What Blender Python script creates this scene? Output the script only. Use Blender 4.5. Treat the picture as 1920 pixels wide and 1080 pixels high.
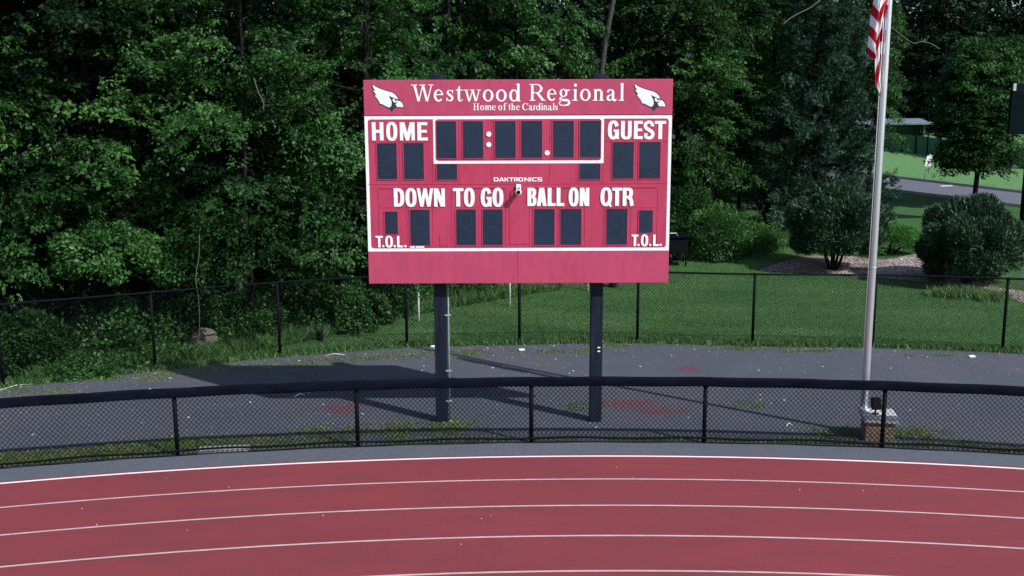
import bpy, bmesh, math, random
import numpy as np
from mathutils import Vector, Matrix

for o in list(bpy.data.objects):
    bpy.data.objects.remove(o, do_unlink=True)
SC = bpy.context.scene
COL = SC.collection
rng = np.random.default_rng(7)
random.seed(7)

# ------------------------------------------------------------------ camera, sky, sun, exposure
FPX, PITCH, ROLL, CAMH = 1900.0, 0.1788, -0.0035, 5.83
_F = np.array([0, math.cos(PITCH), -math.sin(PITCH)])
_U0 = np.array([0, math.sin(PITCH), math.cos(PITCH)])
_R0 = np.array([1.0, 0, 0])
_R = _R0 * math.cos(ROLL) + _U0 * math.sin(ROLL)
_U = _U0 * math.cos(ROLL) - _R0 * math.sin(ROLL)
cam_d = bpy.data.cameras.new('camera')
cam = bpy.data.objects.new('camera', cam_d)
COL.objects.link(cam)
m = Matrix.Identity(4)
for i in range(3):
    m[i][0], m[i][1], m[i][2] = _R[i], _U[i], -_F[i]
m[2][3] = CAMH
cam.matrix_world = m
cam_d.sensor_width = 36
cam_d.lens = FPX / 1920 * 36
cam_d.clip_end = 3000
SC.camera = cam

SUN_EL = math.radians(42)
SUN_AZ = np.array([0.79, -0.613])
SUN_AZ = SUN_AZ / np.linalg.norm(SUN_AZ)
sun_vec = Vector((SUN_AZ[0] * math.cos(SUN_EL), SUN_AZ[1] * math.cos(SUN_EL), math.sin(SUN_EL)))
w = bpy.data.worlds.new('World')
SC.world = w
w.use_nodes = True
nt = w.node_tree
bg = nt.nodes['Background']
sky = nt.nodes.new('ShaderNodeTexSky')
sky.sky_type = 'NISHITA'
sky.sun_disc = False
sky.sun_elevation = SUN_EL
sky.sun_rotation = math.atan2(SUN_AZ[0], SUN_AZ[1])
nt.links.new(sky.outputs[0], bg.inputs[0])
bg.inputs[1].default_value = 0.125
sd = bpy.data.lights.new('sun', 'SUN')
sd.energy = 4.1
sd.angle = math.radians(0.6)
sd.color = (1.0, 0.985, 0.95)
so = bpy.data.objects.new('sun', sd)
COL.objects.link(so)
so.rotation_euler = (-sun_vec).to_track_quat('-Z', 'Y').to_euler()
so.location = (20, -20, 30)
SC.view_settings.view_transform = 'Standard'
SC.view_settings.look = 'None'
SC.view_settings.exposure = 0.28
SC.view_settings.gamma = 1.0

# ------------------------------------------------------------------ measuring helpers
ARC = np.array([1.2, -21.04])          # centre of the track bend


def zT(x, y):
    x = np.asarray(x, float); y = np.asarray(y, float)
    r = np.hypot(x - ARC[0], y - ARC[1])
    s = np.maximum(0, r - 47.0)
    s = np.where(y > 0, s, 0)
    lin = 0.09 * s * s / (s + 4.0)
    return 5.5 * (1 - np.exp(-lin / 5.5))


def ray(px, py):
    return _F + _R * (px - 960) / FPX - _U * (py - 540) / FPX


def at(px, py, Y):
    d = ray(px, py)
    return d * (Y / d[1]) + np.array([0, 0, CAMH])


def gp(px, py):
    """where the sight line through a photo pixel meets the ground"""
    d = ray(px, py)
    lo, hi = 5.0, 200.0
    t = np.linspace(5, 250, 4000)
    P = d[None, :] * t[:, None] + np.array([0, 0, CAMH])
    below = P[:, 2] < zT(P[:, 0], P[:, 1])
    if not below.any():
        return P[-1]
    return P[np.argmax(below)]


# ------------------------------------------------------------------ object helpers
def tag(o, label=None, cat=None, group=None, kind=None):
    if label: o['label'] = label
    if cat: o['category'] = cat
    if group: o['group'] = group
    if kind: o['kind'] = kind
    return o


def empty(name, loc, label=None, cat=None, group=None, rz=0.0):
    o = bpy.data.objects.new(name, None)
    COL.objects.link(o)
    o.location = loc
    o.rotation_euler = (0, 0, rz)
    o.empty_display_size = 0.2
    return tag(o, label, cat, group)


def link_mesh(name, me, parent=None):
    o = bpy.data.objects.new(name, me)
    COL.objects.link(o)
    if parent is not None:
        o.parent = parent
    return o


class MB:
    """collects shapes, links them as one mesh object"""
    def __init__(self):
        self.v = []; self.f = []; self.mi = []; self.sm = []

    def add(self, verts, faces, mi=0, smooth=False):
        b = len(self.v)
        self.v.extend([tuple(map(float, p)) for p in verts])
        for f in faces:
            self.f.append([i + b for i in f]); self.mi.append(mi); self.sm.append(smooth)

    def box(self, c, s, mi=0, rz=0.0, bev=0.0, rx=0.0):
        c = np.array(c, float); hx, hy, hz = np.array(s, float) / 2
        if bev > 0:
            bm = bmesh.new()
            bmesh.ops.create_cube(bm, size=1.0)
            for v in bm.verts:
                v.co = Vector((v.co.x * hx * 2, v.co.y * hy * 2, v.co.z * hz * 2))
            bmesh.ops.bevel(bm, geom=bm.edges[:], offset=bev, segments=2, affect='EDGES', profile=0.6)
            bm.verts.index_update()
            vs = np.array([v.co[:] for v in bm.verts]); fs = [[v.index for v in f.verts] for f in bm.faces]
            bm.free()
        else:
            vs = np.array([[x, y, z] for x in (-hx, hx) for y in (-hy, hy) for z in (-hz, hz)])
            fs = [[0, 1, 3, 2], [4, 6, 7, 5], [0, 4, 5, 1], [2, 3, 7, 6], [0, 2, 6, 4], [1, 5, 7, 3]]
        if rx:
            R = np.array([[1, 0, 0], [0, math.cos(rx), -math.sin(rx)], [0, math.sin(rx), math.cos(rx)]])
            vs = vs @ R.T
        if rz:
            R = np.array([[math.cos(rz), -math.sin(rz), 0], [math.sin(rz), math.cos(rz), 0], [0, 0, 1]])
            vs = vs @ R.T
        self.add(vs + c, fs, mi)
        return self

    def tube(self, pts, rad, n=8, mi=0, cap=True, sx=1.0):
        pts = np.array(pts, float)
        if np.isscalar(rad): rad = [rad] * len(pts)
        vs = []; up0 = np.array([0.0, 0.0, 1.0])
        prev = None
        for i, p in enumerate(pts):
            a = pts[max(0, i - 1)]; b = pts[min(len(pts) - 1, i + 1)]
            d = b - a; d = d / (np.linalg.norm(d) + 1e-9)
            if prev is None:
                ref = up0 if abs(d[2]) < 0.9 else np.array([1.0, 0, 0])
                u = np.cross(ref, d)
            else:
                u = prev - d * np.dot(prev, d)
            u = u / (np.linalg.norm(u) + 1e-9); prev = u
            v = np.cross(d, u)
            for k in range(n):
                an = 2 * math.pi * k / n
                vs.append(p + rad[i] * (math.cos(an) * u * sx + math.sin(an) * v))
        fs = []
        for i in range(len(pts) - 1):
            for k in range(n):
                fs.append([i * n + k, i * n + (k + 1) % n, (i + 1) * n + (k + 1) % n, (i + 1) * n + k])
        if cap:
            fs.append(list(range(n))[::-1]); fs.append([(len(pts) - 1) * n + k for k in range(n)])
        self.add(vs, fs, mi, smooth=n > 5)
        return self

    def build(self, name, mats, parent=None, smooth=None):
        me = bpy.data.meshes.new(name)
        me.from_pydata(self.v, [], self.f)
        if not isinstance(mats, (list, tuple)): mats = [mats]
        for mm in mats: me.materials.append(mm)
        me.polygons.foreach_set('material_index', self.mi)
        me.polygons.foreach_set('use_smooth', self.sm if smooth is None else [smooth] * len(self.f))
        me.update()
        return link_mesh(name, me, parent)


def fast_mesh(name, V, F, mat, attrs=None):
    """V n*3 array, F m*k array"""
    me = bpy.data.meshes.new(name)
    V = np.ascontiguousarray(V, np.float32); F = np.ascontiguousarray(F, np.int32)
    k = F.shape[1]
    me.vertices.add(len(V)); me.vertices.foreach_set('co', V.ravel())
    me.loops.add(F.size); me.loops.foreach_set('vertex_index', F.ravel())
    me.polygons.add(len(F))
    me.polygons.foreach_set('loop_start', np.arange(0, F.size, k, dtype=np.int32))
    me.polygons.foreach_set('loop_total', np.full(len(F), k, np.int32))
    me.update(calc_edges=True)
    for nm, (dom, data) in (attrs or {}).items():
        a = me.attributes.new(nm, 'FLOAT', dom)
        a.data.foreach_set('value', np.ascontiguousarray(data, np.float32))
    me.materials.append(mat)
    me.validate()
    return me


# ------------------------------------------------------------------ materials
def new_mat(name):
    mt = bpy.data.materials.new(name); mt.use_nodes = True
    t = mt.node_tree
    return mt, t, t.nodes['Principled BSDF']


def noise(t, scale, detail=4, rough=0.6, vec=None, dist=0.0):
    n = t.nodes.new('ShaderNodeTexNoise')
    n.inputs['Scale'].default_value = scale; n.inputs['Detail'].default_value = detail
    n.inputs['Roughness'].default_value = rough; n.inputs['Distortion'].default_value = dist
    if vec is not None: t.links.new(vec, n.inputs['Vector'])
    return n.outputs[0]


def ramp(t, fac, stops):
    r = t.nodes.new('ShaderNodeValToRGB')
    e = r.color_ramp.elements
    while len(e) < len(stops): e.new(0.5)
    for el, (p, c) in zip(e, stops):
        el.position = p; el.color = (*c, 1) if len(c) == 3 else c
    t.links.new(fac, r.inputs[0])
    return r.outputs[0]


def mixc(t, fac, a, b, mode='MIX'):
    mx = t.nodes.new('ShaderNodeMix'); mx.data_type = 'RGBA'; mx.blend_type = mode
    for val, sock in ((fac, mx.inputs[0]), (a, mx.inputs[6]), (b, mx.inputs[7])):
        if isinstance(val, bpy.types.NodeSocket): t.links.new(val, sock)
        elif isinstance(val, (int, float)): sock.default_value = val
        else: sock.default_value = (*val, 1)
    return mx.outputs[2]


def texco(t, which='Object', scale=None):
    c = t.nodes.new('ShaderNodeTexCoord').outputs[which]
    if scale is not None:
        mp = t.nodes.new('ShaderNodeMapping'); mp.inputs['Scale'].default_value = scale
        t.links.new(c, mp.inputs[0]); c = mp.outputs[0]
    return c


def bump(t, bs, h, strength=0.3, dist=0.02):
    b = t.nodes.new('ShaderNodeBump'); b.inputs['Strength'].default_value = strength
    b.inputs['Distance'].default_value = dist
    t.links.new(h, b.inputs['Height']); t.links.new(b.outputs[0], bs.inputs['Normal'])


def simple(name, c, rough=0.5, var=0.15, scale=6.0, metal=0.0, spec=0.5, streak=None):
    mt, t, b = new_mat(name)
    n = noise(t, scale, 5, 0.65, texco(t, 'Object', streak))
    lo = tuple(x * (1 - var) for x in c); hi = tuple(min(1, x * (1 + var)) for x in c)
    t.links.new(ramp(t, n, [(0.3, lo), (0.7, hi)]), b.inputs['Base Color'])
    b.inputs['Roughness'].default_value = rough
    b.inputs['Metallic'].default_value = metal
    b.inputs['Specular IOR Level'].default_value = spec
    return mt


def leaf_mat(name, dark, mid, light, rough=0.5, trans=0.25, spec=0.4):
    mt, t, b = new_mat(name)
    a = t.nodes.new('ShaderNodeAttribute'); a.attribute_name = 'tint'
    c = ramp(t, a.outputs['Fac'], [(0.0, dark), (0.5, mid), (1.0, light)])
    t.links.new(c, b.inputs['Base Color'])
    b.inputs['Roughness'].default_value = rough
    b.inputs['Specular IOR Level'].default_value = spec
    tr = t.nodes.new('ShaderNodeBsdfTranslucent')
    t.links.new(mixc(t, 0.5, c, light), tr.inputs[0])
    mx = t.nodes.new('ShaderNodeMixShader'); mx.inputs[0].default_value = trans
    t.links.new(b.outputs[0], mx.inputs[1]); t.links.new(tr.outputs[0], mx.inputs[2])
    t.links.new(mx.outputs[0], t.nodes['Material Output'].inputs[0])
    return mt


M = {}
M['leaf'] = leaf_mat('leaf_green', (0.004, 0.014, 0.004), (0.018, 0.063, 0.015), (0.076, 0.19, 0.046), spec=0.15)
M['leaf_deep_shade'] = leaf_mat('leaf_deep_shade', (0.003, 0.010, 0.005), (0.007, 0.022, 0.010), (0.018, 0.05, 0.022), trans=0.1, spec=0.15)  # darkened leaf green: the shade inside the woods is put into the colour
M['leaf_bright'] = leaf_mat('leaf_bright', (0.008, 0.034, 0.008), (0.030, 0.104, 0.022), (0.095, 0.23, 0.055), spec=0.3)
M['needle'] = leaf_mat('needle_blue_green', (0.005, 0.021, 0.013), (0.019, 0.057, 0.036), (0.07, 0.155, 0.10), trans=0.05, spec=0.3)
M['yew'] = leaf_mat('yew_green', (0.006, 0.020, 0.010), (0.027, 0.070, 0.034), (0.10, 0.19, 0.095), trans=0.06, spec=0.3)
M['lime'] = leaf_mat('lime_leaf', (0.02, 0.09, 0.014), (0.055, 0.20, 0.032), (0.13, 0.33, 0.075), spec=0.25, trans=0.35)
M['blade'] = leaf_mat('grass_blade', (0.042, 0.112, 0.034), (0.090, 0.195, 0.062), (0.20, 0.30, 0.12), trans=0.3, spec=0.2, rough=0.7)
M['weed'] = leaf_mat('weed_blade', (0.05, 0.10, 0.03), (0.115, 0.175, 0.055), (0.24, 0.28, 0.10), trans=0.3, spec=0.2, rough=0.7)
M['bark'] = simple('bark', (0.008, 0.007, 0.0065), 0.9, 0.4, 9.0, spec=0.2, streak=(3, 3, 0.6))
M['bark_dim'] = simple('bark_grey', (0.045, 0.045, 0.043), 0.9, 0.6, 14.0, spec=0.2)
M['bark_pale'] = simple('bark_pale', (0.12, 0.105, 0.09), 0.85, 0.35, 12.0, spec=0.2)
M['white'] = simple('white_paint', (0.86, 0.87, 0.88), 0.45, 0.02, 3.0)
M['black'] = simple('black_vinyl', (0.003, 0.0035, 0.006), 0.7, 0.3, 5.0, spec=0.1)
M['rail'] = simple('black_rail_cap', (0.0028, 0.0045, 0.010), 0.75, 0.6, 1.6, spec=0.06, streak=(1.3, 1.3, 4))
M['postblue'] = simple('dark_post_paint', (0.008, 0.013, 0.027), 0.65, 0.7, 3.0, spec=0.2, streak=(6, 6, 0.5))
M['glass_dark'] = simple('digit_face', (0.011, 0.023, 0.052), 0.55, 0.22, 2.2, spec=0.35)
M['segment'] = simple('unlit_segment', (0.017, 0.033, 0.066), 0.5, 0.25, 40.0, spec=0.3)
M['steel'] = simple('brushed_aluminium', (0.64, 0.68, 0.75), 0.28, 0.06, 4.0, metal=0.65, streak=(8, 8, 0.4))
M['galv'] = simple('galvanised_grey', (0.42, 0.44, 0.46), 0.5, 0.2, 8.0, metal=0.3)
M['conduit'] = simple('conduit_grey', (0.22, 0.24, 0.27), 0.6, 0.3, 6.0)
M['stone'] = simple('cast_stone', (0.50, 0.50, 0.52), 0.8, 0.25, 9.0)
M['slab'] = simple('slab_concrete', (0.30, 0.31, 0.31), 0.85, 0.25, 6.0)
M['rock'] = simple('fieldstone', (0.115, 0.11, 0.085), 0.9, 0.45, 7.0)
M['pale'] = simple('pale_chip', (0.55, 0.55, 0.54), 0.8, 0.25, 5.0)
M['navy'] = simple('emblem_dark', (0.015, 0.028, 0.045), 0.5, 0.1, 3.0)
M['cabinet_dark'] = simple('dark_teal_cabinet', (0.003, 0.008, 0.009), 0.9, 0.3, 3.0, spec=0.05)
M['green_wall'] = simple('green_windscreen', (0.030, 0.105, 0.050), 0.85, 0.14, 1.2)
M['roof'] = simple('grey_roof', (0.14, 0.17, 0.21), 0.7, 0.2, 2.5)

# scoreboard red, slightly chalky, faint panel variation
def red_mat(name, c1, c2):
    mt, t, b = new_mat(name)
    n1 = noise(t, 0.9, 3, 0.5, texco(t, 'Object'))
    n2 = noise(t, 7.0, 5, 0.7, texco(t, 'Object', (1.2, 1, 0.35)))
    c = ramp(t, n1, [(0.3, c1), (0.7, c2)])
    c = mixc(t, 0.28, c, ramp(t, n2, [(0.35, tuple(x * 0.72 for x in c1)), (0.65, tuple(min(1, x * 1.2) for x in c2))]))
    t.links.new(c, b.inputs['Base Color'])
    b.inputs['Roughness'].default_value = 0.55
    b.inputs['Specular IOR Level'].default_value = 0.35
    return mt
M['red'] = red_mat('board_red', (0.43, 0.040, 0.096), (0.485, 0.049, 0.116))
M['red_head'] = red_mat('header_red', (0.43, 0.054, 0.120), (0.485, 0.063, 0.140))

# ------------------------------------------------------------------ ground materials
def track_mat():
    mt, t, b = new_mat('track_surface')
    co = texco(t, 'Object')
    big = noise(t, 0.35, 5, 0.6, co)
    mid = noise(t, 1.5, 6, 0.72, texco(t, 'Object', (0.45, 2.4, 1)), 0.6)
    fine = noise(t, 140, 2, 0.6, co)
    c = ramp(t, big, [(0.25, (0.158, 0.028, 0.033)), (0.75, (0.238, 0.039, 0.044))])
    c = mixc(t, ramp(t, mid, [(0.36, (0.8,) * 3), (0.58, (0,) * 3)]), c, (0.135, 0.033, 0.040))
    c = mixc(t, 0.3, c, ramp(t, fine, [(0.3, (0.08, 0.02, 0.028)), (0.7, (0.40, 0.09, 0.12))]))
    t.links.new(c, b.inputs['Base Color'])
    b.inputs['Roughness'].default_value = 0.85; b.inputs['Specular IOR Level'].default_value = 0.2
    bump(t, b, fine, 0.4, 0.006)
    return mt


def asphalt_mat(name, lo, hi, speck=0.5, pink=0.0, scale=1.0):
    mt, t, b = new_mat(name)
    co = texco(t, 'Object')
    big = noise(t, 0.45 * scale, 6, 0.65, co, 0.4)
    fine = noise(t, 34, 4, 0.8, co)
    c = ramp(t, big, [(0.3, lo), (0.7, hi)])
    if pink:
        pk = noise(t, 0.28, 3, 0.5, co)
        c = mixc(t, ramp(t, pk, [(0.5, (0,) * 3), (0.68, (pink,) * 3)]), c, (0.135, 0.085, 0.105))
    v = t.nodes.new('ShaderNodeTexVoronoi'); v.inputs['Scale'].default_value = 34
    t.links.new(co, v.inputs['Vector'])
    sp = ramp(t, v.outputs['Distance'], [(0.07, (1, 1, 1)), (0.13, (0, 0, 0))])
    gate = ramp(t, noise(t, 14, 3, 0.6, co), [(0.52, (0,) * 3), (0.62, (speck,) * 3)])
    mul = mixc(t, 1.0, sp, gate, 'MULTIPLY')
    c = mixc(t, mul, c, (0.36, 0.37, 0.40))
    c = mixc(t, 0.55, c, ramp(t, fine, [(0.3, tuple(x * 0.35 for x in lo)), (0.72, tuple(x * 1.7 for x in hi))]))
    t.links.new(c, b.inputs['Base Color'])
    b.inputs['Roughness'].default_value = 0.9; b.inputs['Specular IOR Level'].default_value = 0.25
    bump(t, b, fine, 0.5, 0.012)
    return mt


def grass_mat():
    mt, t, b = new_mat('lawn')
    co = texco(t, 'Object')
    big = noise(t, 0.22, 5, 0.6, co)
    mid = noise(t, 2.5, 5, 0.7, texco(t, 'Object', (1, 2.6, 1)))
    fine = noise(t, 45, 3, 0.75, texco(t, 'Object', (1, 0.5, 1)))
    c = ramp(t, big, [(0.3, (0.050, 0.12, 0.040)), (0.7, (0.090, 0.18, 0.062))])
    c = mixc(t, ramp(t, mid, [(0.5, (0,) * 3), (0.75, (0.5,) * 3)]), c, (0.10, 0.140, 0.058))
    c = mixc(t, 0.45, c, ramp(t, fine, [(0.3, (0.008, 0.03, 0.011)), (0.7, (0.06, 0.17, 0.06))]))
    # bare soil and leaf litter under the wood
    at_ = t.nodes.new('ShaderNodeAttribute'); at_.attribute_name = 'wood'
    soil = ramp(t, fine, [(0.3, (0.012, 0.011, 0.008)), (0.7, (0.035, 0.03, 0.02))])
    c = mixc(t, at_.outputs['Fac'], c, soil)
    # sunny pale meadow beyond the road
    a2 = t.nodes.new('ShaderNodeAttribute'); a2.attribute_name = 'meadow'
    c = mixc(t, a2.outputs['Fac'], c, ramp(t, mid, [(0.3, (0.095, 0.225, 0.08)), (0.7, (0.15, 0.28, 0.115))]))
    t.links.new(c, b.inputs['Base Color'])
    b.inputs['Roughness'].default_value = 0.95; b.inputs['Specular IOR Level'].default_value = 0.1
    bump(t, b, fine, 0.8, 0.05)
    return mt


def mulch_mat():
    mt, t, b = new_mat('mulch')
    co = texco(t, 'Object')
    v = t.nodes.new('ShaderNodeTexVoronoi'); v.inputs['Scale'].default_value = 16
    t.links.new(texco(t, 'Object', (1, 0.6, 1)), v.inputs['Vector'])
    c = ramp(t, v.outputs['Color'], [(0.1, (0.08, 0.06, 0.055)), (0.5, (0.26, 0.21, 0.205)), (0.9, (0.48, 0.40, 0.40))])
    c = mixc(t, ramp(t, noise(t, 0.8, 3, 0.5, co), [(0.4, (0,) * 3), (0.6, (0.5,) * 3)]), c, (0.10, 0.05, 0.032))
    t.links.new(c, b.inputs['Base Color']); b.inputs['Roughness'].default_value = 0.95
    bump(t, b, v.outputs['Distance'], 0.8, 0.05)
    return mt


M['track'] = track_mat()
M['apron'] = asphalt_mat('apron_asphalt', (0.074, 0.083, 0.103), (0.100, 0.110, 0.134), 0.3)
M['yard'] = asphalt_mat('stone_dust', (0.050, 0.057, 0.075), (0.084, 0.090, 0.113), 0.8, 0.5)
M['road'] = asphalt_mat('road_asphalt', (0.10, 0.105, 0.135), (0.135, 0.14, 0.175), 0.1, scale=0.5)
M['lawn'] = grass_mat()
M['mulch'] = mulch_mat()
M['line'] = simple('track_line_paint', (0.54, 0.38, 0.385), 0.7, 0.18, 5.0)
M['line_edge'] = simple('edge_line_paint', (0.88, 0.74, 0.76), 0.7, 0.06, 4.0)
M['kerb'] = simple('kerb_concrete', (0.42, 0.42, 0.40), 0.85, 0.15, 3.0)
M['redspray'] = None


def spray_mat():
    """faded red marking paint: blotchy, fading out to the stone dust round it"""
    mt, t, b = new_mat('faded_red_paint')
    co = texco(t, 'Object')
    n = noise(t, 9, 5, 0.75, co)
    b.inputs['Base Color'].default_value = (0.26, 0.045, 0.065, 1)
    b.inputs['Roughness'].default_value = 0.9
    a = t.nodes.new('ShaderNodeAttribute'); a.attribute_name = 'fade'
    ma = t.nodes.new('ShaderNodeMath'); ma.operation = 'MULTIPLY'
    t.links.new(ramp(t, n, [(0.3, (0,) * 3), (0.62, (1,) * 3)]), ma.inputs[0])
    t.links.new(a.outputs['Fac'], ma.inputs[1])
    t.links.new(ma.outputs[0], b.inputs['Alpha'])
    return mt


def brick_mat():
    mt, t, b = new_mat('tan_brick')
    br = t.nodes.new('ShaderNodeTexBrick')
    br.inputs['Color1'].default_value = (0.30, 0.20, 0.13, 1); br.inputs['Color2'].default_value = (0.22, 0.14, 0.10, 1)
    br.inputs['Mortar'].default_value = (0.07, 0.06, 0.06, 1); br.inputs['Scale'].default_value = 1.0
    br.inputs['Brick Width'].default_value = 0.2; br.inputs['Row Height'].default_value = 0.072
    br.inputs['Mortar Size'].default_value = 0.009
    co = t.nodes.new('ShaderNodeTexCoord').outputs['Object']
    sp = t.nodes.new('ShaderNodeSeparateXYZ'); t.links.new(co, sp.inputs[0])
    ad = t.nodes.new('ShaderNodeMath'); t.links.new(sp.outputs[0], ad.inputs[0]); t.links.new(sp.outputs[1], ad.inputs[1])
    cb = t.nodes.new('ShaderNodeCombineXYZ'); t.links.new(ad.outputs[0], cb.inputs[0]); t.links.new(sp.outputs[2], cb.inputs[1])
    t.links.new(cb.outputs[0], br.inputs['Vector'])
    c = mixc(t, 0.35, br.outputs['Color'], ramp(t, noise(t, 18, 4, 0.7, co), [(0.3, (0.10, 0.07, 0.05)), (0.7, (0.42, 0.30, 0.22))]))
    t.links.new(c, b.inputs['Base Color']); b.inputs['Roughness'].default_value = 0.9
    bump(t, b, br.outputs['Fac'], -0.5, 0.01)
    return mt
M['brick'] = brick_mat()
M['redspray'] = spray_mat()


def flag_mat():
    mt, t, b = new_mat('flag_cloth')
    a = t.nodes.new('ShaderNodeAttribute'); a.attribute_name = 'stripe'
    fr = t.nodes.new('ShaderNodeMath'); fr.operation = 'FRACT'; t.links.new(a.outputs['Fac'], fr.inputs[0])
    c = ramp(t, fr.outputs[0], [(0.0, (0.42, 0.008, 0.024)), (0.5, (0.78, 0.77, 0.80))])
    r = t.nodes[-1] if False else None
    for n in t.nodes:
        if n.type == 'VALTORGB': n.color_ramp.interpolation = 'CONSTANT'
    t.links.new(c, b.inputs['Base Color']); b.inputs['Roughness'].default_value = 0.75
    b.inputs['Specular IOR Level'].default_value = 0.2
    return mt
M['flag'] = flag_mat()

# ------------------------------------------------------------------ ground, track, yard, road
EDGE_PX = [(0, 728), (150, 722), (250, 704), (330, 688), (430, 668), (530, 646), (640, 620), (720, 600),
           (800, 582), (900, 562), (1000, 545), (1100, 530), (1250, 505), (1330, 478), (1450, 462)]
EDGE = np.array([gp(*p)[:2] for p in EDGE_PX])


def edgeY(x):
    return np.interp(x, EDGE[:, 0], EDGE[:, 1], left=EDGE[0, 1] - 0.3)


def axis_pts(lo, hi, mid, n):
    u = np.linspace(-1, 1, n)
    s = np.sinh(u * 3.6) / np.sinh(3.6)
    return np.where(s < 0, mid + s * (mid - lo), mid + s * (hi - mid))


gx = axis_pts(-420, 420, 4, 150); gy = axis_pts(-150, 700, 36, 150)
X, Y = np.meshgrid(gx, gy)
Z = zT(X, Y)
V = np.stack([X.ravel(), Y.ravel(), Z.ravel()], 1)
nx = len(gx); ny = len(gy)
ii, jj = np.meshgrid(np.arange(nx - 1), np.arange(ny - 1))
a = (jj * nx + ii).ravel()
Fq = np.stack([a, a + 1, a + nx + 1, a + nx], 1)
road_near = [gp(1657, 357), gp(1917, 389)]
road_far = [gp(1657, 332), gp(1917, 363)]


def line_y(seg, x):
    (x0, y0, _), (x1, y1, _) = seg
    return y0 + (x - x0) * (y1 - y0) / (x1 - x0)


xs, ys = V[:, 0], V[:, 1]
wood = np.clip((ys - edgeY(xs) - 0.3) / 1.0, 0, 1) * np.clip((9.0 - xs) / 1.5, 0, 1)
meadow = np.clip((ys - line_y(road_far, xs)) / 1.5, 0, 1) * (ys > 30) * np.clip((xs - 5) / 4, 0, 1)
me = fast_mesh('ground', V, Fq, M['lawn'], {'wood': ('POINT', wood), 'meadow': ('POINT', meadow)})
me.polygons.foreach_set('use_smooth', [True] * len(me.polygons))
tag(link_mesh('ground', me), kind='structure')


def annulus(name, r0, r1, z, mat, a0=-80, a1=80, n=160, nr=1):
    an = np.radians(np.linspace(a0, a1, n))
    rr = np.linspace(r0, r1, nr + 1)
    V = np.array([[ARC[0] + r * math.sin(t), ARC[1] + r * math.cos(t), z] for r in rr for t in an])
    F = [[j * n + i, j * n + i + 1, (j + 1) * n + i + 1, (j + 1) * n + i] for j in range(nr) for i in range(n - 1)]
    o = link_mesh(name, fast_mesh(name, V, np.array(F)[:, ::-1], mat))
    return tag(o, kind='structure')


R_OUT = 37.33
annulus('running_track', 27.0, R_OUT + 0.06, 0.012, M['track'])
annulus('track_apron', R_OUT + 0.06, 38.12, 0.008, M['apron'])
for k in range(5):
    r = R_OUT - 1.067 * k
    wd = 0.058 if k == 0 else 0.043
    annulus('track_edge_line' if k == 0 else 'track_lane_line', r - wd, r, 0.016, M['line_edge'] if k == 0 else M['line'])

# far fence line, from the measured posts
FF_PX = [(5, 728), (291, 696), (525, 669), (763, 651), (974, 646), (1195, 643), (1411, 649)]
FF = [gp(*p)[:2] for p in FF_PX]
FF.append(np.array([8.77, 24.0])); FF.append(gp(1880, 661)[:2])
d = FF[0] - FF[1]; d = d / np.linalg.norm(d)
FF.insert(0, FF[0] + d * 3.05 + np.array([0.1, -0.35])); FF.insert(0, FF[0] + d * 3.05 + np.array([0.2, -0.8]))
d = FF[-1] - FF[-2]; d = d / np.linalg.norm(d)
FF.append(FF[-1] + d * 3.05 + np.array([-0.1, -0.25])); FF.append(FF[-1] + d * 3.05 + np.array([-0.1, -0.4]))
FF = np.array(FF)
# smooth polyline through the posts
def smooth_poly(P, per=10):
    out = []
    for i in range(len(P) - 1):
        p0 = P[max(0, i - 1)]; p1 = P[i]; p2 = P[i + 1]; p3 = P[min(len(P) - 1, i + 2)]
        for t in np.linspace(0, 1, per, endpoint=False):
            out.append(0.5 * ((2 * p1) + (-p0 + p2) * t + (2 * p0 - 5 * p1 + 4 * p2 - p3) * t * t + (-p0 + 3 * p1 - 3 * p2 + p3) * t ** 3))
    out.append(P[-1])
    return np.array(out)
FFS = smooth_poly(FF)


def fenceY(x):
    return np.interp(x, FFS[:, 0], FFS[:, 1])


# stone-dust yard between the two fences: ragged far edge
n = 400
xx = np.linspace(FFS[0, 0], FFS[-1, 0], n)
rag = np.cumsum(rng.normal(0, 0.03, n)); rag -= np.linspace(rag[0], rag[-1], n); rag = np.clip(rag, -0.25, 0.25) + rng.normal(0, 0.03, n)
far = np.stack([xx, fenceY(xx) + 0.02 + rag * 0.7, np.full(n, 0.004)], 1)
dv = far[:, :2] - ARC; dv = dv / np.linalg.norm(dv, axis=1)[:, None]
near = np.concatenate([ARC + dv * 38.12, np.full((n, 1), 0.004)], 1)
V = np.concatenate([near, far]); F = np.array([[i, i + 1, n + i + 1, n + i] for i in range(n - 1)])
tag(link_mesh('stone_dust_yard', fast_mesh('stone_dust_yard', V, F, M['yard'])), kind='structure')

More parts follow.
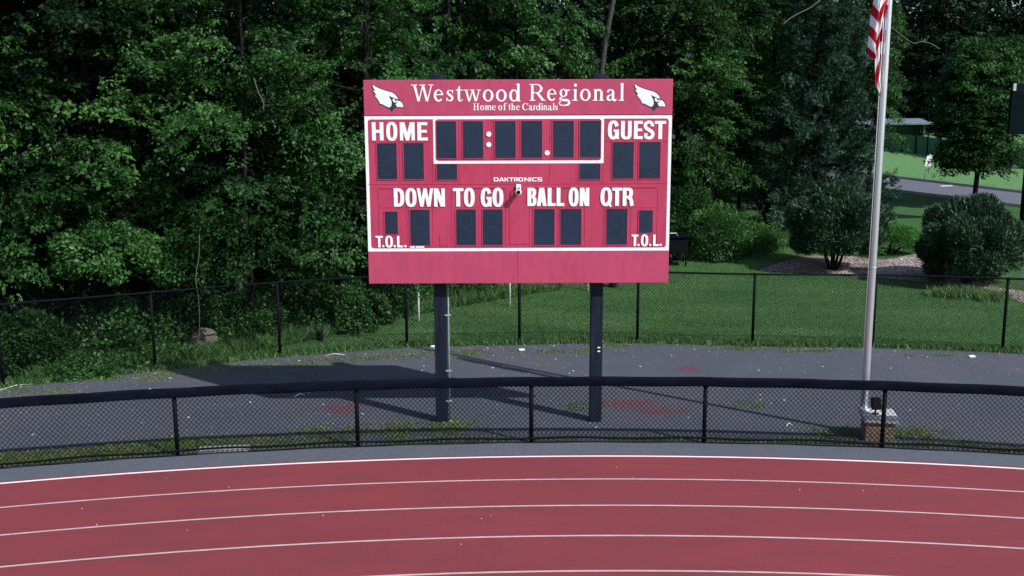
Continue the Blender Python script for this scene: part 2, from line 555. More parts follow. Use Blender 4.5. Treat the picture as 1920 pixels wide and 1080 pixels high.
# faded red paint marks on the yard
for (px, py, rx, ry) in ((640, 768, 0.42, 0.42), (1175, 757, 0.75, 0.4), (1240, 772, 0.6, 0.3), (1292, 693, 0.34, 0.42)):
    c = gp(px, py); N = 28
    V = [[c[0], c[1], 0.0085]]; A = [1.0]
    for q, fa in ((0.5, 0.75), (1.0, 0.0)):
        for k in range(N):
            an = 2 * math.pi * k / N; wob = 1 + 0.2 * math.sin(3 * an + px) + rng.normal(0, 0.05)
            V.append([c[0] + rx * q * wob * math.cos(an), c[1] + ry * q * wob * math.sin(an), 0.0085]); A.append(fa)
    F3 = [[0, 1 + k, 1 + (k + 1) % N, 1 + (k + 1) % N] for k in range(N)]
    me = bpy.data.meshes.new('paint_mark')
    me.from_pydata(V, [], [[0, 1 + k, 1 + (k + 1) % N] for k in range(N)] +
                   [[1 + k, 1 + N + k, 1 + N + (k + 1) % N, 1 + (k + 1) % N] for k in range(N)])
    at_ = me.attributes.new('fade', 'FLOAT', 'POINT'); at_.data.foreach_set('value', np.array(A, np.float32) * 0.6)
    me.materials.append(M['redspray'])
    tag(link_mesh('paint_mark', me), kind='structure')

# road with kerbs, beyond the lawn
def strip_between(name, A, B, dz, mat, x0=-5, x1=70, n=60, ofsA=0.0, ofsB=0.0, kind='structure'):
    xs = np.linspace(x0, x1, n); V = []
    ya = line_y(A, xs) + ofsA; yb = line_y(B, xs) + ofsB
    for q in np.linspace(0, 1, 5):
        y = ya + (yb - ya) * q
        V.append(np.stack([xs, y, zT(xs, y) + dz], 1))
    V = np.concatenate(V)
    F = [[j * n + i, j * n + i + 1, (j + 1) * n + i + 1, (j + 1) * n + i] for j in range(4) for i in range(n - 1)]
    return tag(link_mesh(name, fast_mesh(name, V, np.array(F), mat)), kind=kind)
strip_between('road', road_near, road_far, 0.015, M['road'])
def kerb(name, A, ofs, wd):
    xs = np.linspace(-5, 70, 80); mb = MB()
    ys = line_y(A, xs) + ofs; z = zT(xs, ys)
    P = []
    for x, y, zz in zip(xs, ys, z):
        P.append([(x, y, zz - 0.05), (x, y, zz + 0.14), (x, y + wd, zz + 0.14), (x, y + wd, zz - 0.05)])
    for i in range(len(P) - 1):
        b = P[i] + P[i + 1]
        mb.add(b, [[0, 4, 5, 1], [1, 5, 6, 2], [2, 6, 7, 3]])
    return tag(mb.build(name, M['kerb']), kind='structure')
kerb('road_kerb', road_near, -0.16, 0.16)
kerb('road_kerb', road_far, 0.0, 0.16)
for (pa, pb) in (((1764, 350), (1786, 349)), ((1662, 337), (1684, 334))):
    q0 = gp(*pa); q1 = gp(*pb); dd = q1[:2] - q0[:2]; nn = np.array([-dd[1], dd[0]]); nn = nn / np.linalg.norm(nn) * 0.12
    mb = MB(); pts = [q0[:2] - nn, q1[:2] - nn, q1[:2] + nn, q0[:2] + nn]
    mb.add([(p[0], p[1], float(zT(p[0], p[1])) + 0.022) for p in pts], [[0, 1, 2, 3]])
    tag(mb.build('road_marking', M['white']), kind='structure')

# mulch bed under the shrubs
top_px = [(1425, 507), (1470, 492), (1530, 480), (1600, 482), (1660, 488), (1720, 478), (1790, 500), (1850, 535), (1925, 548), (2000, 560)]
bot_px = [(1427, 510), (1480, 511), (1530, 514), (1600, 519), (1660, 523), (1720, 529), (1790, 536), (1850, 545), (1925, 572), (2000, 590)]
V = []
for tpx, bpx in zip(smooth_poly(np.array(top_px, float), 6), smooth_poly(np.array(bot_px, float), 6)):
    for q in np.linspace(0, 1, 7):
        p = gp(*(tpx + (bpx - tpx) * q)); V.append([p[0], p[1], float(zT(p[0], p[1])) + 0.02])
V = np.array(V); k = len(V) // 7
F = np.array([[i * 7 + j, i * 7 + j + 1, (i + 1) * 7 + j + 1, (i + 1) * 7 + j] for i in range(k - 1) for j in range(6)])
tag(link_mesh('mulch_bed', fast_mesh('mulch_bed', V, F, M['mulch'])), kind='structure')
BEDV = V[:, :2].copy()

# ------------------------------------------------------------------ the scoreboard
BY = 17.955                       # front face of the cabinet


def bp(px, py):
    p = at(px, py, BY); return p[0], p[2]


class Decal:
    """flat shapes lying on a plane facing the camera side (-Y); each shape a hair prouder than the last"""
    def __init__(self, y):
        self.mb = MB(); self.y = y; self.k = 0

    def _lift(self):
        self.k += 1; return self.y - 0.0005 * (self.k % 8)

    def poly(self, pts, mi=0):
        y = self._lift(); n = len(pts)
        self.mb.add([(p[0], y, p[1]) for p in pts], [list(range(n))], mi)

    def ring(self, outer, inner, mi=0, closed=True):
        y = self._lift(); n = len(outer)
        vs = [(p[0], y, p[1]) for p in outer] + [(p[0], y, p[1]) for p in inner]
        fs = [[i, (i + 1) % n, n + (i + 1) % n, n + i] for i in range(n if closed else n - 1)]
        self.mb.add(vs, fs, mi)

    def stroke(self, pts, w, mi=0):
        pts = np.array(pts, float); n = len(pts)
        w = np.interp(np.linspace(0, 1, n), np.linspace(0, 1, len(w)), w) if not np.isscalar(w) else np.full(n, w)
        d = np.gradient(pts, axis=0); d = d / (np.linalg.norm(d, axis=1)[:, None] + 1e-9)
        nr = np.stack([-d[:, 1], d[:, 0]], 1)
        self.ring(pts + nr * w[:, None] / 2, pts - nr * w[:, None] / 2, mi, closed=False)

    def build(self, name, mats, parent):
        o = self.mb.build(name, mats, parent)
        bm = bmesh.new(); bm.from_mesh(o.data)
        big = [f for f in bm.faces if len(f.verts) > 4]
        if big: bmesh.ops.triangulate(bm, faces=big)
        bm.normal_update()
        for f in bm.faces:
            if f.normal.y > 0: f.normal_flip()
        bm.to_mesh(o.data); bm.free()
        return o


def sup(cx, cy, rx, ry, a0, a1, n=24, e=2.0):
    out = []
    for t in np.radians(np.linspace(a0, a1, n)):
        c, s = math.cos(t), math.sin(t)
        out.append((cx + rx * math.copysign(abs(c) ** (2 / e), c), cy + ry * math.copysign(abs(s) ** (2 / e), s)))
    return out


def cat(P, n=6):
    return smooth_poly(np.array(P, float), n)


def rect(x0, y0, x1, y1):
    return [(x0, y0), (x1, y0), (x1, y1), (x0, y1)]


def para(xb, xt, wd, y0=0.0, y1=1.0):
    return [(xb, y0), (xb + wd, y0), (xt + wd, y1), (xt, y1)]


# every glyph: list of ('p', pts) / ('r', outer, inner) / ('s', pts, w) in a w*h box, units = box height
def sans(ch, w):
    s, t = 0.215, 0.165
    if ch == 'O' or ch == 'Q':
        g = [('r', sup(w / 2, .5, w / 2, .52, 0, 352, 40, 2.5), sup(w / 2, .5, w / 2 - s, .52 - t * .95, 0, 352, 40, 2.3))]
        if ch == 'Q': g.append(('p', [(w * .5, .17), (w * .66, .27), (w * 1.02, .01), (w * .88, -.08)]))
        return g
    if ch == 'H': return [('p', rect(0, 0, s, 1)), ('p', rect(w - s, 0, w, 1)), ('p', rect(s * .9, .42, w - s * .9, .59))]
    if ch == 'M':
        c = w / 2
        return [('p', rect(0, 0, s * .88, 1)), ('p', rect(w - s * .88, 0, w, 1)),
                ('p', [(.02, 1), (s * 1.25, 1), (c + .085, .12), (c + .085, 0), (c - .085, 0)]),
                ('p', [(w - .02, 1), (w - s * 1.25, 1), (c - .085, .12), (c - .085, 0), (c + .085, 0)])]
    if ch == 'E': return [('p', rect(0, 0, s, 1)), ('p', rect(s * .9, 0, w, t)), ('p', rect(s * .9, 1 - t, w * .98, 1)), ('p', rect(s * .9, .43, w * .93, .58))]
    if ch == 'L': return [('p', rect(0, 0, s, 1)), ('p', rect(s * .9, 0, w, t))]
    if ch == 'T': return [('p', rect(w / 2 - s / 2, 0, w / 2 + s / 2, .9)), ('p', rect(0, 1 - t, w, 1))]
    if ch == 'N':
        return [('p', rect(0, 0, s * .9, 1)), ('p', rect(w - s * .9, 0, w, 1)), ('p', [(0.01, 1), (s * 1.12, 1), (w - .01, 0), (w - s * 1.12, 0)])]
    if ch == 'D':
        o = [(0, 0), (0, 1)] + sup(w * .42, .5, w * .58, .5, 90, -90, 30, 2.6)
        i = [(s, t), (s, 1 - t)] + sup(w * .42, .5, w * .58 - s, .5 - t, 90, -90, 30, 2.5)
        return [('r', o, i)]
    if ch == 'B':
        o1 = [(0, .47), (0, 1)] + sup(w * .5, .745, w * .45, .255, 90, -90, 16, 2.5)
        i1 = [(s, .57), (s, 1 - t)] + sup(w * .46, .715, w * .45 - s * .82, .12, 90, -90, 16, 2.5)
        o2 = [(0, 0), (0, .55)] + sup(w * .5, .275, w * .5, .275, 90, -90, 16, 2.5)
        i2 = [(s, t * .9), (s, .44)] + sup(w * .48, .295, w * .5 - s * .88, .145, 90, -90, 16, 2.5)
        return [('r', o1, i1), ('r', o2, i2)]
    if ch == 'R':
        o1 = [(0, .38), (0, 1)] + sup(w * .5, .715, w * .46, .285, 90, -90, 18, 2.6)
        i1 = [(s, .54), (s, 1 - t)] + sup(w * .46, .695, w * .46 - s * .85, .145, 90, -90, 18, 2.5)
        return [('r', o1, i1), ('p', rect(0, 0, s, .45)),
                ('s', [(w * .55, .47), (w * .76, .38), (w * .83, .25), (w * .85, .1), (w * .9, 0)], s * .95)]
    if ch == 'A':
        return [('p', para(0, w * .5 - s * .62, s * .98)), ('p', para(w - s * .98, w * .5 - s * .36, s * .98)), ('p', rect(w * .25, .2, w * .75, .345))]
    if ch == 'W':
        q = s * .82; d = w - q
        return [('p', para(d * .235, 0, q)), ('p', para(d * .235, d * .5, q)), ('p', para(d * .765, d * .5, q)), ('p', para(d * .765, d, q))]
    if ch == 'U':
        o = [(0, 1), (0, .6)] + sup(w / 2, .28, w / 2, .30, 180, 360, 24, 2.5) + [(w, .6), (w, 1)]
        i = [(s, 1), (s, .6)] + sup(w / 2, .28, w / 2 - s, .15, 180, 360, 24, 2.4) + [(w - s, .6), (w - s, 1)]
        return [('rr', o, i)]
    if ch == 'G':
        o = sup(w / 2, .5, w / 2, .52, 22, 320, 34, 2.5); i = sup(w / 2, .5, w / 2 - s, .36, 22, 320, 34, 2.3)
        return [('rr', o, i), ('p', rect(w * .52, .385, w, .525)), ('p', rect(w - s * .62, 0, w, .5)), ('p', [(w * .6, .05), (w * .8, .02), (w - .02, .4), (w - s, .4)])]
    if ch == 'S':
        P = cat([(w - s * .48, .70), (w - s * .5, .80), (w * .68, .915), (w * .42, .93), (w * .18, .85), (w * .125, .70), (w * .27, .585), (w * .55, .485),
                 (w * .83, .37), (w * .87, .23), (w * .72, .095), (w * .46, .065), (w * .20, .12), (s * .5, .22), (s * .48, .32)], 6)
        return [('s', P, [s * .97, s * .8, t, s * .86, s * .9, s * .95, s * .9, s * .86, t, s * .8, s * .97])]
    if ch == '.': return [('p', sup(w / 2, .5, w / 2, .5, 0, 345, 16, 3))]
    return []


def serif(ch, w, bold=1.0):
    T, h = 0.155 * bold, 0.055 * bold      # units of cap height
    x = 0.70                                # x-height
    sr = 0.05 * bold
    def sf(cx, y, hw, top=False):
        return ('p', rect(cx - hw, y - (sr if top else 0), cx + hw, y + (0 if top else sr)))
    if ch in 'Ww':
        H = 1.0 if ch == 'W' else x
        k = .21 * w if ch == 'W' else .2 * w
        a = T * (.98 if ch == 'W' else .8)
        return [('p', para(w * .32 - a * .45, w * .08, a, 0, H)), ('p', para(w * .32 - h * .2, w * .50 - h * .2, h * 1.3, 0.03, H * .98)),
                ('p', para(w * .70 - a * .45, w * .46, a, 0, H)), ('p', para(w * .70 - h * .1, w * .93 - h, h * 1.3, 0.03, H)),
                sf(w * .13, H, w * .14, True), sf(w * .50, H, w * .14, True), sf(w * .89, H, w * .12, True)]
    if ch == 'o':
        return [('r', sup(w / 2, x / 2, w / 2, x / 2 + .015, 0, 352, 32), sup(w / 2, x / 2, w / 2 - T, x / 2 - h * 1.1, 0, 352, 32))]
    if ch == 'e':
        o = sup(w / 2, x / 2, w / 2, x / 2 + .015, 4, 322, 34); i = sup(w * .53, x / 2 + .015, w / 2 - T * .85, x / 2 - h * 1.2, 8, 318, 34)
        return [('rr', o, i), ('p', rect(w * .14, x * .53, w * .985, x * .53 + h * 1.15))]
    if ch == 'c' or ch == 'C':
        H = x if ch == 'c' else 1.0
        o = sup(w / 2, H / 2, w / 2, H / 2 + .015, 42, 322, 34); i = sup(w * .55, H / 2, w / 2 - T * .95, H / 2 - h * 1.1, 46, 318, 34)
        return [('rr', o, i), ('p', rect(w * .86, H * .66, w * .94, H * 1.0))]
    if ch == 's':
        P = cat([(w * .82, .50), (w * .74, .62), (w * .5, .655), (w * .26, .60), (w * .22, .49), (w * .45, .39), (w * .72, .28), (w * .78, .16), (w * .6, .055), (w * .38, .045), (w * .17, .12), (w * .10, .22)], 6)
        return [('s', P, [h, h, h * 1.2, T * .75, T * .95, T * .95, T * .75, h * 1.2, h, h]), ('p', rect(w * .80, .47, w * .88, x)), ('p', rect(w * .04, 0, w * .12, .23))]
    if ch == 't':
        return [('p', [(w * .26, .12), (w * .26 + T, .12), (w * .26 + T, .92), (w * .26 + T * .7, .92), (w * .26, .74)]), ('p', rect(0, x - h * 1.1, w * .95, x)),
                ('s', cat([(w * .26 + T * .5, .16), (w * .48, .045), (w * .72, .04), (w * .97, .13)], 5), [T, T * .65, h * 1.1, h * .9])]
    if ch == 'd':
        c = w * .42
        return [('r', sup(c, x / 2, c, x / 2 + .015, 0, 352, 30), sup(c + .01, x / 2, c - T * .95, x / 2 - h * 1.1, 0, 352, 30)),
                ('p', rect(w * .70, .0, w * .70 + T, 1.06)), ('p', [(w * .52, 1.0), (w * .71, .985), (w * .70 + T, 1.06), (w * .70 + T * .6, 1.06)]), ('p', rect(w * .70 + T * .8, 0, w, .055))]
    if ch == 'R':
        s0 = w * .10
        o = [(s0, .44), (s0, 1)] + sup(w * .46, .725, w * .36, .275, 90, -90, 18); i = [(s0 + T, .50), (s0 + T, 1 - h)] + sup(w * .44, .725, w * .36 - T * .9, .275 - h, 90, -90, 18)
        return [('r', o, i), ('p', rect(s0, 0, s0 + T, .5)), ('p', [(w * .40, .47), (w * .60, .47), (w * .97, 0), (w * .77, 0)]), sf(w * .19, 0, w * .19), sf(w * .86, 0, w * .14), sf(w * .12, 1, w * .13, True)]
    if ch == 'g':
        D = -0.30
        return [('r', sup(w * .42, .47, w * .36, .245, 0, 350, 26), sup(w * .42, .47, w * .36 - T * .9, .245 - h, 0, 350, 26)),
                ('p', [(w * .66, .57), (w * .99, .60), (w * .99, .67), (w * .66, .67)]),
                ('s', cat([(w * .30, .25), (w * .14, .15), (w * .18, .06), (w * .45, .045), (w * .76, .03), (w * .93, -.07), (w * .86, -.21), (w * .5, -.28), (w * .16, -.25), (w * .05, -.15), (w * .16, -.02), (w * .24, .03)], 6),
                 [h, T * .75, T * .95, T * .95, T * .95, T * .8, h * 1.2, h * 1.3, h * 1.2, h])]
    if ch == 'i':
        return [('p', rect(w * .36, 0, w * .36 + T, x)), ('p', [(0.02, x - .06), (w * .4, x - .07), (w * .36 + T, x), (w * .36 + T * .5, x)]), sf(w * .5, 0, w * .5), ('p', sup(w * .36 + T / 2, .93, T * .62, .1, 0, 340, 14))]
    if ch == 'l':
        return [('p', rect(w * .40, 0, w * .40 + T, 1.06)), ('p', [(0.05, 1.0), (w * .45, .985), (w * .40 + T, 1.06), (w * .40 + T * .5, 1.06)]), sf(w * .5, 0, w * .5)]
    if ch in 'nh':
        H = x if ch == 'n' else 1.04
        return [('p', rect(w * .14, 0, w * .14 + T, H)), ('p', [(0, H - .06), (w * .17, H - .07), (w * .14 + T, H), (w * .14 + T * .5, H)]),
                ('s', cat([(w * .14 + T * .8, .54), (w * .42, .645), (w * .62, .63), (w * .74, .5), (w * .745, .3), (w * .745, 0)], 5), [h, h * 1.5, T * .85, T, T, T]),
                sf(w * .21, 0, w * .21), sf(w * .76, 0, w * .22)]
    if ch == 'm':
        g = [('p', rect(w * .09, 0, w * .09 + T, x)), ('p', [(0, x - .06), (w * .1, x - .07), (w * .09 + T, x), (w * .09 + T * .5, x)])]
        for q in (.16, .53):
            g.append(('s', cat([(w * q, .54), (w * (q + .12), .645), (w * (q + .26), .63), (w * (q + .325), .5), (w * (q + .33), .3), (w * (q + .33), 0)], 5), [h, h * 1.5, T * .85, T, T, T]))
        return g + [sf(w * .14, 0, w * .13), sf(w * .5, 0, w * .12), sf(w * .87, 0, w * .12)]
    if ch == 'a':
        return [('s', cat([(w * .10, .50), (w * .2, .62), (w * .42, .655), (w * .60, .59), (w * .64, .45), (w * .64, .2), (w * .68, .07), (w * .82, .03), (w * .98, .1)], 6), [T * .9, T * .6, h * 1.3, T, T, T, T * .9, h]),
                ('s', cat([(w * .62, .42), (w * .36, .34), (w * .14, .24), (w * .13, .1), (w * .3, .045), (w * .48, .08), (w * .62, .18)], 6), [h, h * 1.3, T * .8, T, T * .7, h, h])]
    if ch == 'r':
        return [('p', rect(w * .22, 0, w * .22 + T, x)), ('p', [(0, x - .06), (w * .25, x - .07), (w * .22 + T, x), (w * .22 + T * .5, x)]), ('s', cat([(w * .5, .5), (w * .68, .62), (w * .95, .60)], 5), [h, T, T * 1.1]), sf(w * .33, 0, w * .33)]
    if ch == 'f':
        return [('p', rect(w * .24, 0, w * .24 + T, .85)), ('s', cat([(w * .24 + T * .5, .82), (w * .42, .98), (w * .66, 1.01), (w * .92, .93)], 5), [T, T * .7, h, T]), ('p', rect(0, x - h, w * .72, x)), sf(w * .36, 0, w * .34)]
    if ch == 'H':
        return [('p', rect(w * .14, 0, w * .14 + T, 1)), ('p', rect(w * .86 - T, 0, w * .86, 1)), ('p', rect(w * .2, .47, w * .8, .54)), sf(w * .22, 0, w * .22), sf(w * .78, 0, w * .22), sf(w * .22, 1, w * .22, True), sf(w * .78, 1, w * .22, True)]
    return []


def wide(ch, w):
    s, t = 0.30, 0.23
    if ch == 'D': return [('r', [(0, 0), (0, 1)] + sup(w * .6, .5, w * .4, .5, 90, -90, 16, 3.2), [(s, t), (s, 1 - t)] + sup(w * .6, .5, w * .4 - s, .5 - t, 90, -90, 16, 3.2))]
    if ch == 'O': return [('r', sup(w / 2, .5, w / 2, .5, 0, 350, 32, 5), sup(w / 2, .5, w / 2 - s, .5 - t, 0, 350, 32, 5))]
    if ch == 'A': return [('p', para(0, w * .36, s * 1.1)), ('p', para(w - s * 1.1, w * .42, s * 1.1)), ('p', rect(w * .35, .12, w * .8, .3))]
    if ch == 'K': return [('p', rect(0, 0, s, 1)), ('p', [(s * .8, .38), (w * .68, 1), (w, 1), (w * .5, .38)]), ('p', [(s * .9, .58), (w * .55, .62), (w, 0), (w * .68, 0)])]
    if ch == 'T': return [('p', rect(w / 2 - s / 2, 0, w / 2 + s / 2, .9)), ('p', rect(0, 1 - t, w, 1))]
    if ch == 'R': return [('p', rect(0, 0, s, .9)), ('rr', [(0, 1), (w * .75, 1), (w * .97, .92), (w, .68), (w * .95, .42), (w * .7, .34), (s, .34)], [(0, 1 - t), (w * .66, 1 - t), (w * .72, .74), (w * .73, .68), (w * .72, .6), (w * .66, .55), (s, .55)]), ('p', [(w * .42, .4), (w * .72, .4), (w, 0), (w * .68, 0)])]
    if ch == 'N': return [('p', rect(0, 0, s, 1)), ('p', rect(w - s, 0, w, 1)), ('p', [(0, 1), (s * 1.15, 1), (w, 0), (w - s * 1.15, 0)])]
    if ch == 'I': return [('p', rect(0, 0, w, 1))]
    if ch == 'C': return [('rr', [(w, 1), (w * .15, 1), (0, .88), (0, .12), (w * .15, 0), (w, 0)], [(w, 1 - t), (s, 1 - t), (s * .95, .7), (s * .95, .3), (s, t), (w, t)])]
    if ch == 'S': return [('p', rect(w * .04, 1 - t, w, 1)), ('p', rect(0, .42, s, .96)), ('p', rect(w * .03, .40, w * .97, .60)), ('p', rect(w - s, .04, w, .56)), ('p', rect(0, 0, w * .96, t))]
    return []


def write(dec, font, items, cap_top, base, **kw):
    """items: (char, px left, px right[, px top, px bottom]); shapes go on the board plane"""
    for it in items:
        ch, x0, x1 = it[:3]
        yt, yb = (it[3], it[4]) if len(it) > 3 else (cap_top, base)
        X0, Z0 = bp(x0, yb); X1, _ = bp(x1, yb); _, Z1 = bp((x0 + x1) / 2, yt)
        H = Z1 - Z0; W = (X1 - X0) / H
        for sh in font(ch, W, **kw):
            tr = lambda pts: [(X0 + p[0] * H, Z0 + p[1] * H) for p in pts]
            if sh[0] == 'p': dec.poly(tr(sh[1]))
            elif sh[0] == 'r': dec.ring(tr(sh[1]), tr(sh[2]))
            elif sh[0] == 'rr': dec.ring(tr(sh[1]), tr(sh[2]), closed=False)
            else: dec.stroke(tr(sh[1]), (np.array(sh[2]) * H) if not np.isscalar(sh[2]) else sh[2] * H)


board = empty('scoreboard', (0.12, 18.2, 0), 'large red football scoreboard with white lettering on two black posts', 'scoreboard')


def local(o):
    """give a mesh built in world coordinates its parent without moving it"""
    p = o.parent
    if p is not None:
        o.matrix_parent_inverse = Matrix.Translation(-Vector(p.location)) if p.rotation_euler.z == 0 else p.matrix_basis.inverted()
    return o


def bbox_part(name, x0, y0, x1, y1, yf, yb, mat, parent, bev=0.006, label=None):
    X0, Z1 = bp(x0, y0); X1, Z0 = bp(x1, y1)
    o = local(MB().box(((X0 + X1) / 2, (yf + yb) / 2, (Z0 + Z1) / 2), (X1 - X0, yb - yf, Z1 - Z0), bev=bev).build(name, mat, parent))
    if label: o['label'] = label
    return o


XL, XR = -2.572, 2.81
def panel(name, z0, z1, mat, yf=BY, label=None, parent=board):
    o = local(MB().box(((XL + XR) / 2, (yf + BY + 0.19) / 2, (z0 + z1) / 2), (XR - XL, BY + 0.19 - yf, z1 - z0), bev=0.008).build(name, mat, parent))
    if label: o['label'] = label
    return o
panel('header_panel', 5.655, 6.264, M['red_head'], BY - 0.004)
panel('cabinet', 3.250, 5.651, M['red'])
panel('base_panel', 2.672, 3.246, M['red_head'], BY - 0.004)

# white border lines
dec = Decal(BY - 0.004)
def band(x0, y0, x1, y1): 
    X0, Z1 = bp(x0, y0); X1, Z0 = bp(x1, y1); dec.poly(rect(X0, Z0, X1, Z1))
X0, Z1 = XL + 0.004, 5.642; X1, Z0 = XR - 0.004, 3.257
wv = 0.055
def rr(x0, z0, x1, z1, r, n=6):
    out = []
    for cx, cz, a in ((x1 - r, z1 - r, 0), (x0 + r, z1 - r, 90), (x0 + r, z0 + r, 180), (x1 - r, z0 + r, 270)):
        for k in range(n): 
            t = math.radians(a + 90 * k / (n - 1)); out.append((cx + r * math.cos(t), cz + r * math.sin(t)))
    return out
dec.ring(rr(X0, Z0, X1, Z1, 0.004), rr(X0 + wv, Z0 + wv, X1 - wv, Z1 - wv, 0.05))
cx0, cz1 = bp(811.6, 218); cx1, cz0 = bp(1131.6, 306.0)
dec.k = 2
dec.ring(rr(cx0, cz0, cx1, Z1 - 0.003, 0.004), rr(cx0 + 0.045, cz0 + 0.05, cx1 - 0.05, Z1 - wv - 0.002, 0.045))
local(dec.build('border_line', M['white'], board))

# seams: thin proud ribs of the sheet-metal panels
mb = MB()
def rib(x0, y0, x1, y1, wd=0.014, hh=0.006):
    X0, Z0 = bp(x0, y0); X1, Z1 = bp(x1, y1)
    if abs(x1 - x0) < abs(y1 - y0): mb.box(((X0 + X1) / 2, BY - hh / 2 + 0.001, (Z0 + Z1) / 2), (wd, hh, abs(Z1 - Z0)))
    else: mb.box(((X0 + X1) / 2, BY - hh / 2 + 0.0005, (Z0 + Z1) / 2), (abs(X1 - X0), hh, wd))
rib(690, 265.5, 811, 265.5); rib(1133, 264, 1252, 264); rib(690, 345, 1252, 343.6)
for x in (750, 1192): rib(x, 266.5, x, 343)
for x in (861.5, 922.5, 972, 1031.5, 1081): rib(x, 308, x, 342); rib(x, 226, x, 299)
for x in (812, 1131.5): rib(x, 308, x, 342)
rib(712, 352.3, 811, 352.3, 0.022, 0.011); rib(849, 351.8, 948, 351.8, 0.022, 0.011); rib(994, 351, 1096, 351, 0.022, 0.011); rib(1132, 350.5, 1232, 350.5, 0.022, 0.011)
for a, b in ((712, 811), (849, 948), (995, 1096), (1132, 1232)): rib(a, 388.8, b, 388.2)
for x in (711, 812, 848, 949, 993.5, 1097, 1131.5, 1233): rib(x, 354, x, 463)
for x in (764, 898.5, 1046, 1183): rib(x, 390, x, 463)
local(mb.build('panel_rib', M['red'], board))
X0_, Z1_ = bp(971.5, 470); _, Z0_ = bp(971.5, 531)
local(MB().box((X0_, BY - 0.006, (Z0_ + Z1_) / 2), (0.012, 0.006, Z1_ - Z0_)).build('panel_rib', M['red_head'], board))
for (x0, y0, x1, y1) in ((955, 385, 989.5, 457.5), (824.5, 438.5, 841, 461)):
    bbox_part('access_hatch', x0, y0, x1, y1, BY - 0.007, BY + 0.02, M['red'], board, 0.003)

digits = [(817.8, 227.8, 855.7, 296.9), (867.4, 227.6, 906, 296.7), (927.7, 227.3, 966.7, 296.4), (977, 227, 1016, 296), (1036.8, 226.8, 1075.3, 295.6), (1087.4, 226.7, 1125.3, 295.3),
          (706.3, 268.7, 744.8, 336), (756.5, 268.4, 795, 336), (1148.6, 266.6, 1187, 334.8), (1198.8, 266.4, 1237, 334.6),
          (818.8, 307.5, 857, 337), (1086.4, 307, 1125, 336.5),
          (721.3, 397, 746, 439), (768.6, 393.5, 806.2, 460), (854.9, 393, 892.5, 459.5), (904.8, 392.8, 942.4, 459.4),
          (1001.2, 392.2, 1039.4, 459.4), (1050.8, 392, 1089.2, 459.2), (1137.1, 391.6, 1175.1, 458.6), (1198.2, 394.5, 1223, 436.7)]
for (x0, y0, x1, y1) in digits:
    dp = bbox_part('digit_panel', x0, y0, x1, y1, BY - 0.004, BY + 0.03, M['glass_dark'], board, 0.0); mbr = MB()
    X0, Z1 = bp(x0, y0); X1, Z0 = bp(x1, y1); t = 0.016
    for cx, cz, sx, sz in (((X0 + X1) / 2, Z1 + t / 2, X1 - X0 + 2 * t, t), ((X0 + X1) / 2, Z0 - t / 2, X1 - X0 + 2 * t, t), (X0 - t / 2, (Z0 + Z1) / 2, t, Z1 - Z0), (X1 + t / 2, (Z0 + Z1) / 2, t, Z1 - Z0)):
        if Z1 > 4.78 and Z1 < 4.83 and cz > Z1: continue
        mbr.box((cx, BY - 0.002, cz), (sx - 0.001, 0.016, sz - 0.001))
    mbr.build('frame', M['red'], dp)
    sg_ = MB(); wx, hz_ = (X1 - X0), (Z1 - Z0); xm = (X0 + X1) / 2
    if hz_ > 0.35:
        for q in (0.12, 0.5, 0.88): sg_.box((xm, BY - 0.0045, Z0 + hz_ * q), (wx * 0.46, 0.002, hz_ * 0.05))
        for q in (0.31, 0.69):
            for u in (-0.27, 0.27): sg_.box((xm + wx * u, BY - 0.0045, Z0 + hz_ * q), (wx * 0.07, 0.002, hz_ * 0.26))
        sg_.build('segment_display', M['segment'], dp)
for (x, y) in ((916.6, 251.5), (916.6, 271), (1026, 286.5)):
    d_ = Decal(BY - 0.012); cx, cz = bp(x, y); d_.poly(sup(cx, cz, 0.045, 0.045, 0, 345, 24))
    local(d_.build('indicator_dot', M['white'], board))


def caption(font, items, top, base, yo=0.008, **kw):
    d_ = Decal(BY - yo); write(d_, font, items, top, base, **kw)
    return local(d_.build('caption', M['white'], board))
caption(serif, [('W', 771.7, 813.2), ('e', 813.4, 831.3), ('s', 836.3, 851.5), ('t', 854.6, 868), ('w', 869.3, 901.7), ('o', 905.2, 925.4), ('o', 929.8, 950.2), ('d', 954.6, 975.9)], 158.6, 190.2)
caption(serif, [('R', 992.5, 1022.7), ('e', 1025.5, 1043.3), ('g', 1047.7, 1068.5), ('i', 1072.2, 1083), ('o', 1087.3, 1107.3), ('n', 1111, 1133), ('a', 1137, 1156), ('l', 1159.4, 1170)], 157.6, 189.0)
caption(serif, [('H', 887, 898.7), ('o', 900, 908), ('m', 909, 921.5), ('e', 922.3, 930), ('o', 934, 941.8), ('f', 943, 951), ('t', 953, 957), ('h', 958, 966.5), ('e', 967.5, 974.7),
                ('C', 979, 990.7), ('a', 991.5, 998.7), ('r', 999.2, 1004), ('d', 1004.8, 1013.5), ('i', 1014.2, 1017.5), ('n', 1018, 1027), ('a', 1027.5, 1034.8), ('l', 1035.5, 1039), ('s', 1039.7, 1046)], 193.8, 206.6, bold=1.12)
caption(sans, [('H', 697.8, 719.6), ('O', 724.5, 745.5), ('M', 750, 778), ('E', 782.8, 802.2)], 229.2, 263.4)
caption(sans, [('G', 1139.3, 1160.3), ('U', 1163.8, 1184), ('E', 1188, 1205), ('S', 1207, 1226), ('T', 1226.8, 1248.2)], 226.6, 260.8)
caption(sans, [('D', 738.8, 758.5), ('O', 760.6, 781.5), ('W', 782, 813), ('N', 814, 834.6)], 353, 387.4, 0.0125)
caption(sans, [('T', 849.4, 869.4), ('O', 870, 890.3), ('G', 901.5, 922), ('O', 923.5, 944)], 352.6, 387.2, 0.0125)
